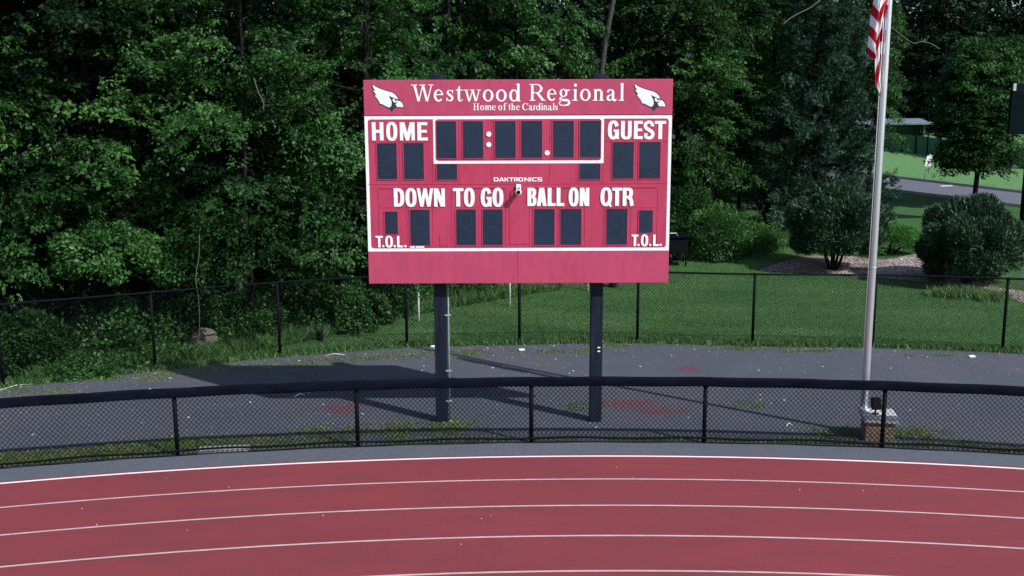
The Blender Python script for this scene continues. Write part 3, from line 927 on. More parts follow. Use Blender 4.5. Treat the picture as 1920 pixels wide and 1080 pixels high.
caption(sans, [('B', 989, 1006), ('A', 1006.4, 1025), ('L', 1026.6, 1041.6), ('L', 1043.4, 1058), ('O', 1066, 1084.8), ('N', 1086.7, 1104.7)], 352, 386.2, 0.0125)
caption(sans, [('Q', 1125.5, 1147), ('T', 1147.2, 1166), ('R', 1167, 1187)], 351.8, 385.8, 0.0125)
caption(sans, [('T', 704.6, 718.4), ('.', 716.8, 721, 459.2, 463.6), ('O', 722.7, 737), ('.', 738, 742.6, 459.2, 463.6), ('L', 744.7, 756), ('.', 758, 762.5, 459.2, 463.6)], 442, 463.8, 0.0125)
caption(sans, [('T', 1183.8, 1196.5), ('.', 1194.8, 1199, 457, 461.2), ('O', 1201.2, 1215), ('.', 1217, 1221, 457, 461.2), ('L', 1224, 1235), ('.', 1236.4, 1240.8, 457, 461.2)], 439.6, 461.4, 0.0125)
caption(wide, [('D', 925.8, 935.0), ('A', 935.4, 945.4), ('K', 945.8, 954.2), ('T', 954.3, 963.2), ('R', 963.6, 971.5), ('O', 971.9, 981), ('N', 983, 993), ('I', 994, 996.2), ('C', 997.8, 1006.3), ('S', 1007.6, 1016.3)], 332.6, 340.2)

# bird-head emblems on the header
OUT = [(110, 95), (200, 150), (330, 215), (480, 265), (620, 300), (700, 345), (760, 410), (790, 480), (800, 505), (860, 540), (910, 600), (935, 670), (915, 725), (880, 715), (820, 705), (740, 712), (700, 715), (660, 750), (620, 815), (560, 740), (500, 715), (420, 675), (360, 640), (285, 630), (285, 570), (240, 510), (190, 450), (155, 390), (175, 385), (130, 320), (115, 260), (140, 250), (110, 190)]
WING = [(125, 120), (200, 175), (330, 235), (480, 285), (610, 318), (690, 365), (745, 430), (775, 490), (740, 490), (680, 465), (600, 430), (525, 400), (560, 450), (600, 530), (612, 620), (590, 680), (550, 705), (510, 695), (430, 655), (370, 622), (305, 612), (300, 565), (255, 500), (205, 440), (175, 400), (215, 385), (165, 320), (135, 270), (200, 265), (150, 220), (125, 160)]
EYE = [(640, 480), (680, 482), (720, 508), (770, 524), (765, 555), (730, 580), (690, 580), (650, 560), (635, 520)]
PUP = [(692, 494), (742, 516), (736, 546), (708, 544)]
BEAK = [(790, 535), (830, 545), (875, 590), (905, 650), (905, 705), (870, 698), (800, 690), (745, 695), (735, 660), (705, 625), (750, 590)]
for dx, dy in ((0, 0), (491.1, -1.3)):
    d_ = Decal(BY - 0.008)
    for k, (P, mi) in enumerate(((OUT, 0), (WING, 1), (EYE, 1), (BEAK, 1), (PUP, 0))):
        d_.poly([bp(690 + x / 13.714 + dx, 150 + y / 13.714 + dy) for x, y in P], mi)
    local(d_.build('emblem', [M['navy'], M['white']], board))

# two small white plates on the lower border
for (x0, x1) in ((768.5, 778), (779.5, 795.5)):
    bbox_part('plate', x0, 461.5, x1, 464.5, BY - 0.012, BY - 0.001, M['white'], board, 0.0)

# horn hanging on the front
hx, hz = bp(972, 349)
horn = local(MB().box((hx, BY - 0.02, hz), (0.085, 0.04, 0.07), bev=0.01).tube([(hx - .026, BY - 0.03, hz), (hx - .03, BY - 0.09, hz + 0.005), (hx - .03, BY - 0.10, hz - 0.07)], 0.010, 8).tube([(hx + .026, BY - 0.03, hz), (hx + .03, BY - 0.09, hz + 0.005), (hx + .03, BY - 0.10, hz - 0.07)], 0.010, 8).build('horn', M['white'], board))
def world_child(o, parent, pw):
    """sub-part built in world coordinates under a part that also was"""
    o.parent = parent; return o
hb = MB().tube([(hx + .005, BY - 0.02, hz - .085), (hx + .003, BY - 0.10, hz - .088), (hx, BY - 0.165, hz - .095), (hx, BY - 0.17, hz - .095)], [0.035, 0.042, 0.056, 0.052], 18)
o = hb.build('horn_bell', M['white'], horn)
o2 = MB().tube([(hx, BY - 0.168, hz - .095), (hx, BY - 0.174, hz - .095)], [0.034, 0.034], 18).build('horn_mouth', M['black'], horn)

# posts and conduit
for xc in (-1.315, 1.55):
    p = MB()
    p.box((xc, 18.27, 3.18), (0.225, 0.015, 6.36)).box((xc, 18.19, 3.18), (0.03, 0.145, 6.36)).box((xc, 18.11 + 0.04, 1.0), (0.001, 0.001, 0.001))
    p = MB().box((xc, 18.262, 3.18), (0.222, 0.22, 6.37), bev=0.012)
    po = local(p.build('post', M['postblue'], board))
    for k in range(2):
        if xc > 0:
            mb2 = MB().box((xc + 0.045, 18.15, 1.36 + 0.07 * k), (0.05, 0.006, 0.022)); mb2.build('sticker', M['white'], po)
cx = -1.165
co_ = local(MB().tube([(cx, 18.16, 0.0), (cx, 18.16, 2.75)], 0.013, 10).tube([(cx, 18.16, 0.0), (cx, 18.16, 0.05)], 0.03, 10).build('conduit', M['conduit'], board))
for z in (2.05, 1.0, 0.42):
    MB().box((cx - 0.01, 18.155, z), (0.11, 0.03, 0.022)).build('clamp', M['galv'], co_)

# ------------------------------------------------------------------ fences
def chain_link(poly, h0, h1, pitch, wr, wob=0.004):
    """two sets of diagonal wires along a plan polyline, one set a wire's width behind the other"""
    seg = np.linalg.norm(np.diff(poly, axis=0), axis=1); S = np.concatenate([[0], np.cumsum(seg)]); Lt = S[-1]
    def P(s, z, off):
        x = np.interp(s, S, poly[:, 0]); y = np.interp(s, S, poly[:, 1])
        return np.stack([x, y - off, z], -1)
    H = h1 - h0; q = np.linspace(0, 1, 5)
    Vs = []; Fs = []; b = 0
    for sgn in (1, -1):
        s0 = np.arange(-H if sgn > 0 else 0, Lt if sgn > 0 else Lt + H, pitch)
        for s in s0:
            ss = s + sgn * H * 0.92 * q; zz = h0 + H * q
            ok = (ss >= 0) & (ss <= Lt)
            if ok.sum() < 2: continue
            c = P(ss[ok], zz[ok], 0.003 * sgn); n = len(c)
            ring = np.array([[wr, 0, wr * 0.6 * sgn * -1], [-wr, 0, wr * 0.6 * sgn], [0, -wr * 1.2, 0]])
            v = (c[:, None, :] + ring[None]).reshape(-1, 3); Vs.append(v)
            for i in range(n - 1):
                for k in range(3):
                    Fs.append([b + i * 3 + k, b + i * 3 + (k + 1) % 3, b + (i + 1) * 3 + (k + 1) % 3, b + (i + 1) * 3 + k])
            b += n * 3
    return np.concatenate(Vs), np.array(Fs)


# near fence along the bend
RN = 38.02
step = 0.0793
a_first = math.atan2(6.325 - ARC[0], 16.495 - ARC[1])
post_angles = [a_first + step * k for k in range(-6, 4)]
arc = lambda t, r=RN: np.array([ARC[0] + r * math.sin(t), ARC[1] + r * math.cos(t)])
apoly = np.array([arc(t) for t in np.linspace(post_angles[0], post_angles[-1], 120)])
nf = empty('low_fence', (0, 16.9, 0), 'low black chain link fence with thick padded top rail beside the track', 'fence')
V, F = chain_link(apoly, 0.02, 1.06, 0.081, 0.0041)
me = fast_mesh('wire_mesh', V - np.array([0, 16.9, 0]), F, M['black'])
link_mesh('wire_mesh', me, nf)
for t in post_angles:
    p = arc(t, RN + 0.03)
    local(MB().tube([(p[0], p[1], -0.02), (p[0], p[1], 1.08)], 0.037, 12).build('fence_post', M['black'], nf))
# top rail: rounded cap section swept along the bend
mb = MB(); sec = rr(-0.045, 1.03, 0.045, 1.195, 0.03, 4); n = len(sec)
ts = np.linspace(post_angles[0], post_angles[-1], 160); vs = []
for t in ts:
    for (u, z) in sec:
        p = arc(t, RN + u); vs.append((p[0], p[1], z + 0.004 * math.sin(t * 150)))
fs = [[i * n + k, i * n + (k + 1) % n, (i + 1) * n + (k + 1) % n, (i + 1) * n + k] for i in range(len(ts) - 1) for k in range(n)]
mb.add(vs, fs, smooth=True); local(mb.build('top_rail', M['rail'], nf))
local(MB().tube([(p[0], p[1] - 0.01, 0.10 + 0.012 * math.sin(i * 0.7)) for i, p in enumerate(apoly)], 0.018, 6).build('bottom_rail', M['black'], nf))
local(MB().tube([(p[0], p[1] - 0.012, 0.022 + 0.008 * math.sin(i * 0.9)) for i, p in enumerate(apoly)], 0.008, 5).build('tension_wire', M['black'], nf))

ff = empty('tall_fence', (0, 24.2, 0), 'tall black chain link fence between the stone dust yard and the lawn', 'fence')
V, F = chain_link(FFS, 0.02, 1.76, 0.081, 0.0026)
link_mesh('wire_mesh', fast_mesh('wire_mesh', V - np.array([0, 24.2, 0]), F, M['black']), ff)
for p in FF:
    local(MB().tube([(p[0], p[1] + 0.03, -0.02), (p[0], p[1] + 0.03, 1.80)], 0.036, 12).build('fence_post', M['black'], ff))
local(MB().tube([(p[0], p[1] + 0.0, 1.775) for p in FFS], 0.024, 8).build('top_rail', M['black'], ff))
local(MB().tube([(p[0], p[1] - 0.005, 0.05) for p in FFS], 0.006, 5).build('tension_wire', M['black'], ff))

# ------------------------------------------------------------------ flagpole, pedestal, flag, spotlight
ped = empty('pedestal', (6.47, 17.22, 0), 'square tan brick pedestal with pale stone cap at the flagpole foot', 'pedestal', rz=-0.16)
MB().box((0, 0, 0.17), (0.49, 0.49, 0.34)).build('brick_body', M['brick'], ped)
MB().box((0, 0, 0.40), (0.58, 0.58, 0.12), bev=0.03).build('stone_cap', M['stone'], ped)
PX, PY = 6.28, 17.42
fp = empty('flagpole', (PX, PY, 0.46), 'tall silver flagpole rising from the brick pedestal', 'flagpole')
zs = np.linspace(0, 9.6, 14)
MB().tube([(0, 0, z) for z in zs], [0.064 - 0.0012 * z for z in zs], 20).build('pole', M['steel'], fp)
MB().tube([(0, 0, 0), (0, 0, 0.015), (0, 0, 0.05)], [0.11, 0.11, 0.07], 20).build('base_collar', M['steel'], fp)
for z in (2.55,):
    MB().tube([(0, 0, z), (0, 0, z + 0.02)], [0.066, 0.066], 20).build('joint_ring', M['galv'], fp)
MB().tube([(-0.085, -0.03, 1.0), (-0.08, -0.03, 5.3), (-0.07, -0.02, 9.4)], 0.005, 6).build('halyard', M['white'], fp)
MB().tube([(0, 0, 9.6), (0, 0, 9.64), (0, 0, 9.72), (0, 0, 9.8), (0, 0, 9.83)], [0.02, 0.06, 0.085, 0.05, 0.005], 14).build('finial', M['steel'], fp)

fl = empty('flag', (PX, PY - 0.02, 6.2), 'limp flag with red and white stripes hanging on the flagpole', 'flag')
FY = PY - 0.10
def cloth(left, right, s_fn, ybulge, nv=50, nu=10):
    """left/right: photo outline of one hanging fold (x, y px from top down), laid out at the pole's depth"""
    ly = np.array(left, float); ry = np.array(right, float); V = []; S = []
    for i in range(nv):
        v = i / (nv - 1)
        L = np.array([np.interp(v, np.linspace(0, 1, len(ly)), ly[:, k]) for k in (0, 1)])
        Rr = np.array([np.interp(v, np.linspace(0, 1, len(ry)), ry[:, k]) for k in (0, 1)])
        for j in range(nu):
            u = j / (nu - 1); q = L + (Rr - L) * u
            p = at(q[0], q[1], FY)
            dep = ybulge(u, v)
            V.append([p[0] - PX, FY + dep - (PY - 0.02), p[2] - 6.2]); S.append(s_fn(u, q[1]))
    F = [[i * nu + j, i * nu + j + 1, (i + 1) * nu + j + 1, (i + 1) * nu + j] for i in range(nv - 1) for j in range(nu - 1)]
    me = fast_mesh('cloth_fold', np.array(V), np.array(F), M['flag'], {'stripe': ('POINT', np.array(S))})
    me.polygons.foreach_set('use_smooth', [True] * len(me.polygons))
    return link_mesh('fold', me, fl)
cloth([(1650, -110), (1642, -50), (1637, 0), (1634, 22), (1629, 55), (1626, 88), (1630, 107), (1635, 112)],
      [(1656, -110), (1652, -50), (1648, 0), (1644, 26), (1641, 58), (1638.5, 90), (1638, 106), (1638, 112)],
      lambda u, y: (y - 7 - 17 * u) / 40.0 + 4.0, lambda u, v: -0.10 * math.sin(u * math.pi * 0.55) + 0.02 * math.sin(v * 17 + u * 3))
cloth([(1656, -110), (1652, -50), (1648, 0), (1644, 26), (1640.5, 62), (1638, 100), (1638, 130), (1637.5, 156), (1643, 172), (1646, 178)],
      [(1664, -110), (1664, -50), (1664.5, 0), (1657, 22), (1654, 45), (1651.5, 62), (1651, 100), (1651, 140), (1650.5, 165), (1647, 180)],
      lambda u, y: (y + 42 * u - 27) / 57.0 + 4.0, lambda u, v: -0.09 * (1 - u) ** 1.2 + 0.035 * math.sin(u * 7) + 0.02 * math.sin(v * 13))
cloth([(1655, -110), (1655, -50), (1654, 0), (1652, 26), (1651, 50), (1650.5, 75), (1650, 105)],
      [(1668, -110), (1667, -50), (1666, 0), (1664, 15), (1657, 35), (1655, 60), (1652, 108)],
      lambda u, y: (y - 9) / 46.0 + 4.0, lambda u, v: 0.03 + 0.04 * math.sin(u * 5))

sp = empty('spotlight', (6.37, 17.12, 0.46), 'small black spotlight standing on the stone cap of the pedestal', 'spotlight')
MB().tube([(0, 0, 0), (0, 0, 0.05), (0.0, -0.01, 0.09)], 0.016, 8).box((0, 0, 0.006), (0.1, 0.08, 0.012)).build('bracket', M['black'], sp)
MB().box((0.0, -0.02, 0.20), (0.16, 0.11, 0.22), bev=0.02, rx=-0.35).build('housing', M['black'], sp)
MB().box((0.0, 0.035, 0.21), (0.13, 0.008, 0.16), rx=-0.35).build('lens', M['glass_dark'], sp)

# ------------------------------------------------------------------ foliage builders
def leaves_geo(C, D, N, L, W):
    """kite-shaped leaves at C pointing along D with face normal about N"""
    D = D / (np.linalg.norm(D, axis=1)[:, None] + 1e-9)
    S = np.cross(D, N); S = S / (np.linalg.norm(S, axis=1)[:, None] + 1e-9)
    L = L[:, None]; W = W[:, None]
    Nn = np.cross(S, D)
    v0 = C; v1 = C + D * L * 0.42 + S * W * 0.5; v2 = C + D * L - Nn * L * 0.12; v3 = C + D * L * 0.42 - S * W * 0.5
    V = np.stack([v0, v1, v2, v3], 1).reshape(-1, 3)
    F = np.arange(len(C) * 4).reshape(-1, 4)
    return V, F


def rnd_unit(n, g):
    v = g.normal(size=(n, 3)); return v / np.linalg.norm(v, axis=1)[:, None]


def sprays_geo(P, A, Ls, g, nleaf, leafL, droop=0.25, tint0=None, flat=0.25):
    """P spray origins, A spray axes (unit), Ls lengths; returns leaf C, D, N, L, W, tint"""
    n = len(P); k = nleaf
    t = g.uniform(0.05, 1.0, (n, k)); lat = g.uniform(-1, 1, (n, k)) * (0.42 * (1.1 - 0.6 * t))
    up = np.tile(np.array([0, 0, 1.0]), (n, 1))
    S = np.cross(A, up); S = S / (np.linalg.norm(S, axis=1)[:, None] + 1e-9)
    Nn = np.cross(S, A)
    Nn = Nn + g.normal(0, 0.25, (n, 3)); Nn = Nn / np.linalg.norm(Nn, axis=1)[:, None]
    C = P[:, None, :] + A[:, None, :] * (Ls[:, None] * t)[..., None] + S[:, None, :] * (Ls[:, None] * lat)[..., None]
    C = C + Nn[:, None, :] * (g.normal(0, flat * 0.28, (n, k)) * Ls[:, None])[..., None]
    C[..., 2] -= droop * Ls[:, None] * t ** 2
    D = A[:, None, :] * 0.7 + S[:, None, :] * np.sign(lat)[..., None] * 0.7 + g.normal(0, 0.35, (n, k, 3))
    D[..., 2] -= 0.35
    N = Nn[:, None, :] + g.normal(0, 0.42, (n, k, 3))
    sz = leafL * g.uniform(0.6, 1.25, (n, k))
    tb = g.normal(0.42, 0.16, n) if tint0 is None else tint0
    T = np.clip(tb[:, None] + 0.22 * (t - 0.5) + g.normal(0, 0.13, (n, k)), 0, 1)
    f = lambda a: a.reshape(-1, a.shape[-1])
    return f(C), f(D), f(N), sz.ravel(), (sz * g.uniform(0.5, 0.72, (n, k))).ravel(), T.ravel()


def crown_arrays(seed, H, R, nb, base=0.06, leafL=0.098, nleaf=48, nspray=24, prof=None, spray_len=0.6, droop=0.3, lat=0.27, vert=0.13, gaps=False):
    g = np.random.default_rng(seed)
    Ps, As, Ls, Tb = [], [], [], []; limbs = []
    for i in range(nb):
        hrel = base + (1 - base) * ((i + g.uniform(0, 1)) / nb)
        az = i * 2.39996 + g.normal(0, 0.35)
        if gaps and math.sin(2 * az + seed + 3.0 * hrel) + math.sin(hrel * 17 + seed * 1.7 + az) < -0.55: continue
        env = R * (prof(hrel) if prof else (0.45 + 0.55 * math.sin(math.pi * min(1, 0.12 + hrel * 0.9))) )
        Lb = env * g.uniform(0.7, 1.08)
        z0 = H * hrel
        rad = np.array([math.cos(az), math.sin(az), 0.0])
        rise = g.uniform(0.05, 0.45) * Lb
        q = np.linspace(0, 1, 5)
        path = np.array([rad * Lb * t + np.array([0, 0, z0 - rise + rise * 1.3 * t - 0.55 * rise * t * t - 0.12 * Lb * t ** 3]) for t in q])
        path[1:, :2] += np.cumsum(g.normal(0, 0.06 * Lb, (4, 2)), axis=0)
        limbs.append(path)
        bt = g.normal(0.42, 0.17)
        ns = max(4, int(nspray * Lb / R * g.uniform(0.75, 1.2)))
        for k in range(ns):
            t = g.uniform(0.28, 1.0) ** 0.75 if g.uniform() < 0.8 else g.uniform(0.05, 0.4)
            p = np.array([np.interp(t, q, path[:, c]) for c in range(3)])
            side = np.array([-rad[1], rad[0], 0]); s = g.normal(0, lat * Lb) * (1.25 - 0.6 * t)
            p = p + side * s + np.array([0, 0, g.normal(-0.03, vert * min(Lb, 1.8))])
            a = rad * g.uniform(0.3, 1.0) + side * (0.75 * np.sign(s) * g.uniform(0, 1) + g.normal(0, 0.25)) + np.array([0, 0, g.normal(-0.12, 0.22)])
            Ps.append(p); As.append(a / np.linalg.norm(a)); Ls.append(spray_len * g.uniform(0.6, 1.25)); Tb.append(bt + g.normal(0, 0.10))
    geo = sprays_geo(np.array(Ps), np.array(As), np.array(Ls), g, nleaf, leafL, droop, np.array(Tb))
    return geo, limbs


def trunk_mb(H, r0, limbs, g, lean=0.0, top=0.95, split=None):
    mb = MB(); zs = np.linspace(-0.1, H * top, 9)
    wob = np.cumsum(g.normal(0, 0.05, (9, 2)), axis=0) * (H / 10)
    pts = np.array([[lean * z + wob[i, 0], wob[i, 1], z] for i, z in enumerate(zs)])
    pts[:, :2] -= pts[0, :2]
    mb.tube(pts, [r0 * (1 - 0.85 * max(0, z) / H) * (1.25 if i == 0 else 1) for i, z in enumerate(zs)], 9)
    for p in limbs:
        r = min(r0 * 0.4, 0.02 + 0.02 * np.linalg.norm(p[-1] - p[0]))
        q = p.copy(); c = np.array([np.interp(q[0, 2], pts[:, 2], pts[:, k]) for k in range(2)]); q[0, :2] = c
        mb.tube(q, np.linspace(r, 0.006, len(q)), 5, cap=False)
    return mb


def crown_mesh(name, geo, mat):
    C, D, N, L, W, T = geo
    V, F = leaves_geo(C, D, N, L, W)
    return fast_mesh(name, V, F, mat, {'tint': ('FACE', T)})


def make_tree(name, pos, seed, H, R, nb, label, group=None, mat='leaf', bark='bark', trunk_r=None, rz=0.0, **kw):
    z = float(zT(pos[0], pos[1]))
    t = empty(name, (pos[0], pos[1], z), label, 'tree', group, rz)
    geo, limbs = crown_arrays(seed, H, R, nb, **kw)
    g = np.random.default_rng(seed + 99)
    trunk_mb(H, trunk_r or 0.009 * H, limbs, g).build('trunk', M[bark], t)
    link_mesh('crown', crown_mesh('crown', geo, M[mat]), t)
    return t


def copy_tree(src, pos, rz, s, label, group=None, name=None):
    r = src.copy(); COL.objects.link(r)
    r.location = (pos[0], pos[1], float(zT(pos[0], pos[1]))); r.rotation_euler = (0, 0, rz); r.scale = (s[0], s[0], s[1])
    r['label'] = label
    if group: r['group'] = group
    for ch in list(src.children):
        c = ch.copy(); COL.objects.link(c); c.parent = r
    return r


def dome_geo(seed, c, rx, ry, rz, n, leafL, clumps=60, spread=0.16, up=0.5, tint=0.45, low=-0.35, inner=0.75, wl=0.6, crr=(0.84, 1.12)):
    """leaves of a bush: clumped over an uneven rounded body"""
    g = np.random.default_rng(seed)
    cd = rnd_unit(clumps * 3, g); cd = cd[cd[:, 2] > low][:clumps]
    cr = g.uniform(*crr, len(cd)); ct = g.normal(tint, 0.1, len(cd))
    idx = g.integers(0, len(cd), n)
    d = cd[idx] + g.normal(0, spread, (n, 3)); d = d / np.linalg.norm(d, axis=1)[:, None]
    dist = np.linalg.norm(d - cd[idx], axis=1)
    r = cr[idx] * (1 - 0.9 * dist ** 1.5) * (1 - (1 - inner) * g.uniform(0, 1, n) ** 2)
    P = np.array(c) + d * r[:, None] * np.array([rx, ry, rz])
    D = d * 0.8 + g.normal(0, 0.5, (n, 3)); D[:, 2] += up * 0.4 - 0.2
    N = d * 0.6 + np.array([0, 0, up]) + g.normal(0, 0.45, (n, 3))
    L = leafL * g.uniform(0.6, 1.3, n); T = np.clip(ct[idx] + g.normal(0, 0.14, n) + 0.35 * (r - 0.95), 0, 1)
    return P, D, N, L, L * wl * g.uniform(0.8, 1.2, n), T


def make_bush(name, pos, seed, rx, ry, rz, n, leafL, label, mat, cz=0.5, cat_='bush', stems=5, group=None, **kw):
    z = float(zT(pos[0], pos[1]))
    t = empty(name, (pos[0], pos[1], z), label, cat_, group)
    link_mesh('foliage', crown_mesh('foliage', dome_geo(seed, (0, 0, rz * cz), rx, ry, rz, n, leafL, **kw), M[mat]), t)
    g = np.random.default_rng(seed + 5); mb = MB()
    for k in range(stems):
        an = g.uniform(0, 6.28); mb.tube([(0.08 * math.cos(an), 0.08 * math.sin(an), -0.05), (0.2 * rx * math.cos(an), 0.2 * ry * math.sin(an), rz * 0.5), (0.5 * rx * math.cos(an), 0.5 * ry * math.sin(an), rz * 1.1)], [0.035, 0.025, 0.01], 6)
    mb.build('stem', M['bark'], t)
    return t


def merge_geo(gs):
    return tuple(np.concatenate([g[k] for g in gs]) for k in range(6))


# ------------------------------------------------------------------ the wood on the left and behind the board
G_W = 'trees at the edge of the wood'
protoA = make_tree('broadleaf_tree', (at(455, 300, 24.9)[0], 24.9), 11, 13.0, 2.3, 54, 'broadleaf tree with sunlit boughs hanging beside a dark gap', G_W, trunk_r=0.07, base=0.15, gaps=True, nspray=30)
protoB = make_tree('broadleaf_tree', (at(690, 300, 26.4)[0], 26.4), 12, 14.0, 2.5, 58, 'leafy bright tree whose boughs overhang the left top corner of the scoreboard', G_W, mat='leaf_bright', base=0.15, gaps=True, nspray=30)
protoC = make_tree('broadleaf_tree', (at(175, 300, 24.6)[0], 24.6), 13, 12.5, 2.6, 52, 'dim drooping tree above the bright vine mound at far left', G_W, leafL=0.115, base=0.15, gaps=True, nspray=30)
tC = copy_tree(protoC, (at(-60, 300, 23.6)[0], 23.6), 2.1, (1.0, 1.1), 'dark tree cut by the left edge of the photo', G_W)
copy_tree(protoA, (at(300, 300, 26.8)[0], 26.8), 1.2, (1.1, 1.15), 'shaded tree behind the gap between the two leftmost trees', G_W)
copy_tree(protoA, (at(590, 300, 29.0)[0], 29.0), 4.0, (1.05, 1.1), 'dark tree deep in the gap left of the overhanging tree', G_W)
copy_tree(protoC, (at(860, 100, 30.0)[0], 30.0), 0.7, (1.05, 1.2), 'leafy tree rising behind the middle of the scoreboard lettering', G_W)
copy_tree(protoB, (at(970, 100, 31.5)[0], 31.5), 2.9, (0.95, 1.15), 'tree behind the scoreboard just left of the bare pale trunk', G_W)
tG = make_tree('broadleaf_tree', (at(1335, 250, 38.3)[0], 38.3), 15, 12.5, 2.5, 44, 'leafy tree right of the scoreboard above the feathery brush', G_W, base=0.2)
copy_tree(tG, (at(1250, 100, 37.0)[0], 37.0), 5.1, (1.1, 1.1), 'tree rising above the right top corner of the scoreboard', G_W)
copy_tree(tG, (at(1450, 100, 41)[0], 41), 3.3, (1.15, 1.2), 'tall leafy tree standing behind the left side of the pine', G_W)
make_tree('broadleaf_tree', (at(1640, 130, 38.5)[0], 38.5), 14, 11.0, 0.95, 40, 'loose leafy tree behind the flagpole, right of the pine', G_W, base=0.34, nspray=16)
copy_tree(protoA, (at(1395, 100, 43)[0], 43), 0.4, (1.2, 1.25), 'tall shaded tree showing between the leafy tree and the pine', G_W)

make_tree('broadleaf_tree', (at(1520, 60, 46)[0], 46), 16, 13.0, 2.3, 60, 'shaded tree showing between the lower branches of the pine', G_W, base=0.04, leafL=0.13)
# bare pale trunk seen above the board, thin pale stems and dead twigs at the wood's edge
tr = empty('bare_tree', (at(1135, 60, 31.0)[0], 31.0, float(zT(3, 31))), 'bare pale trunk showing in the dark gap above the scoreboard', 'tree')
MB().tube([(0.35, 0, -0.1), (0.1, 0, 3), (-0.12, 0, 6.3), (0.0, 0, 7.4), (0.22, 0, 8.6), (0.3, 0, 10.5)], [0.13, 0.11, 0.085, 0.08, 0.075, 0.06], 10).build('trunk', M['bark_dim'], tr)
def thin_stem(name, pxs, Y, r, label, cat_='sapling', mat='bark_pale'):
    P = np.array([at(x, y, Y) for x, y in pxs]); c = P[-1]
    e = empty(name, tuple(c), label, cat_)
    MB().tube(cat(P - c, 4), r, 6).build('stem', M[mat], e); return e
thin_stem('sapling', [(374, 440), (373, 480), (367, 520), (372, 560), (374, 600), (372, 640)], 22.6, 0.010, 'thin bare pale sapling stem left of the boulder')
thin_stem('dead_branch', [(476, 146), (484, 172), (494, 192), (493, 206)], 22.9, 0.012, 'thin bare twig hanging below the sunlit boughs', 'branch')
thin_stem('dead_branch', [(1762, 92), (1745, 82), (1728, 78), (1712, 81), (1690, 66), (1672, 52), (1650, 40)], 36.6, 0.018, 'bare pale branch arching out to the right of the flagpole', 'branch')
thin_stem('dead_branch', [(1537, 1), (1520, 14), (1500, 24), (1482, 34), (1468, 46)], 35.5, 0.024, 'bare pale branch crossing the tree left of the pine top', 'branch')

# deep wood behind the edge trees: one mass
gs = []
g = np.random.default_rng(50)
k = 0
for row in range(6):
  for col in range(16):
    k += 1
    x = -25 + col * 2.6 + (row % 2) * 1.3 + g.uniform(-0.7, 0.7); y = edgeY(x) + 5.0 + row * 3.3 + g.uniform(-0.8, 0.8)
    if x > 6 and (y < 43 or x > 0.275 * y): continue
    geo, limbs = crown_arrays(200 + k, g.uniform(11, 16), g.uniform(2.2, 3.0), 40, leafL=0.21, nleaf=26, nspray=10, spray_len=0.9)
    C, D, N, L, W, T = geo
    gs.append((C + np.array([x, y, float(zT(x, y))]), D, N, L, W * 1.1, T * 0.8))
wd = link_mesh('woodland', crown_mesh('woodland', merge_geo(gs), M['leaf_deep_shade']))
tag(wd, 'deep dark woodland filling the space behind the edge trees', 'woodland', kind='stuff')

# undergrowth along the edge of the wood
BO = gp(382, 652)
gs = []
for k in range(330):
    x = g.uniform(-15, 8.5); back = abs(g.normal(0, 1.5)); y = edgeY(x) + 0.25 + back
    if math.hypot(x - BO[0], (y - BO[1] + 0.5) * 0.8) < 0.75: continue
    if x > 4.5 and g.uniform() < 0.5: continue
    s = g.uniform(0.35, 0.8) * (1 + 0.35 * min(back, 3)); h = s * g.uniform(0.6, 1.0); y += 0.45 * s
    if back < 1.2:
        h *= 0.55; s *= 0.8
        if g.uniform() < 0.3: continue
    C, D, N, L, W, T = dome_geo(900 + k, (0, 0, h * 0.3), s, s, h, int(900 * s), g.choice([0.075, 0.09, 0.11]), clumps=26, spread=0.25, tint=g.uniform(0.36, 0.72))
    gs.append((C + np.array([x, y, float(zT(x, y))]), D, N, L, W, T))
ug = link_mesh('undergrowth', crown_mesh('undergrowth', merge_geo(gs), M['leaf_bright']))
tag(ug, 'tangled green undergrowth along the foot of the wood', 'undergrowth', kind='stuff')

# distinct bushes at the wood's edge
def bush_at(px, py, Y, **k):
    p = at(px, py, Y); return (p[0], Y)
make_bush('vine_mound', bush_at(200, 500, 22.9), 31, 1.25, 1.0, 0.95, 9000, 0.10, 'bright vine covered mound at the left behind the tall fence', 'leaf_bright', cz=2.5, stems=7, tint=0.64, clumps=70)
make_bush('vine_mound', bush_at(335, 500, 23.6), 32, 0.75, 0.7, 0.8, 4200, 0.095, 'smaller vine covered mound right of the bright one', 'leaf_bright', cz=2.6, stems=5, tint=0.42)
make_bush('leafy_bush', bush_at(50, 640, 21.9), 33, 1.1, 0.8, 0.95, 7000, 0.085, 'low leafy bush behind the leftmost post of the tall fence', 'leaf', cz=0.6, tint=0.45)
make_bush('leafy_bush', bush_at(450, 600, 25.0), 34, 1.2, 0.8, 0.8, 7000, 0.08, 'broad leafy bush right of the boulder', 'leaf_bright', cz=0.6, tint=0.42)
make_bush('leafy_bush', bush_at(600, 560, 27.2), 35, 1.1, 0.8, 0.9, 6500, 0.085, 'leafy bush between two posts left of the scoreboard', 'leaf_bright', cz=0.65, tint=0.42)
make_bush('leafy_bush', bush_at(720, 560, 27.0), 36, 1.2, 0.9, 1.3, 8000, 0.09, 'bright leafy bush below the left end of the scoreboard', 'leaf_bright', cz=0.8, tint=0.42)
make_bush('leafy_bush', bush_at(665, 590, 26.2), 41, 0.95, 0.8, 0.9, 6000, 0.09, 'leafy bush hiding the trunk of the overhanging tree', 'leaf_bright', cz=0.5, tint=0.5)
make_bush('pale_sapling', bush_at(598, 552, 24.9), 37, 0.32, 0.3, 0.38, 700, 0.11, 'small pale broad leaved sapling in front of the dark gap', 'leaf_bright', cz=9.2, cat_='sapling', stems=3, tint=0.9, clumps=18)
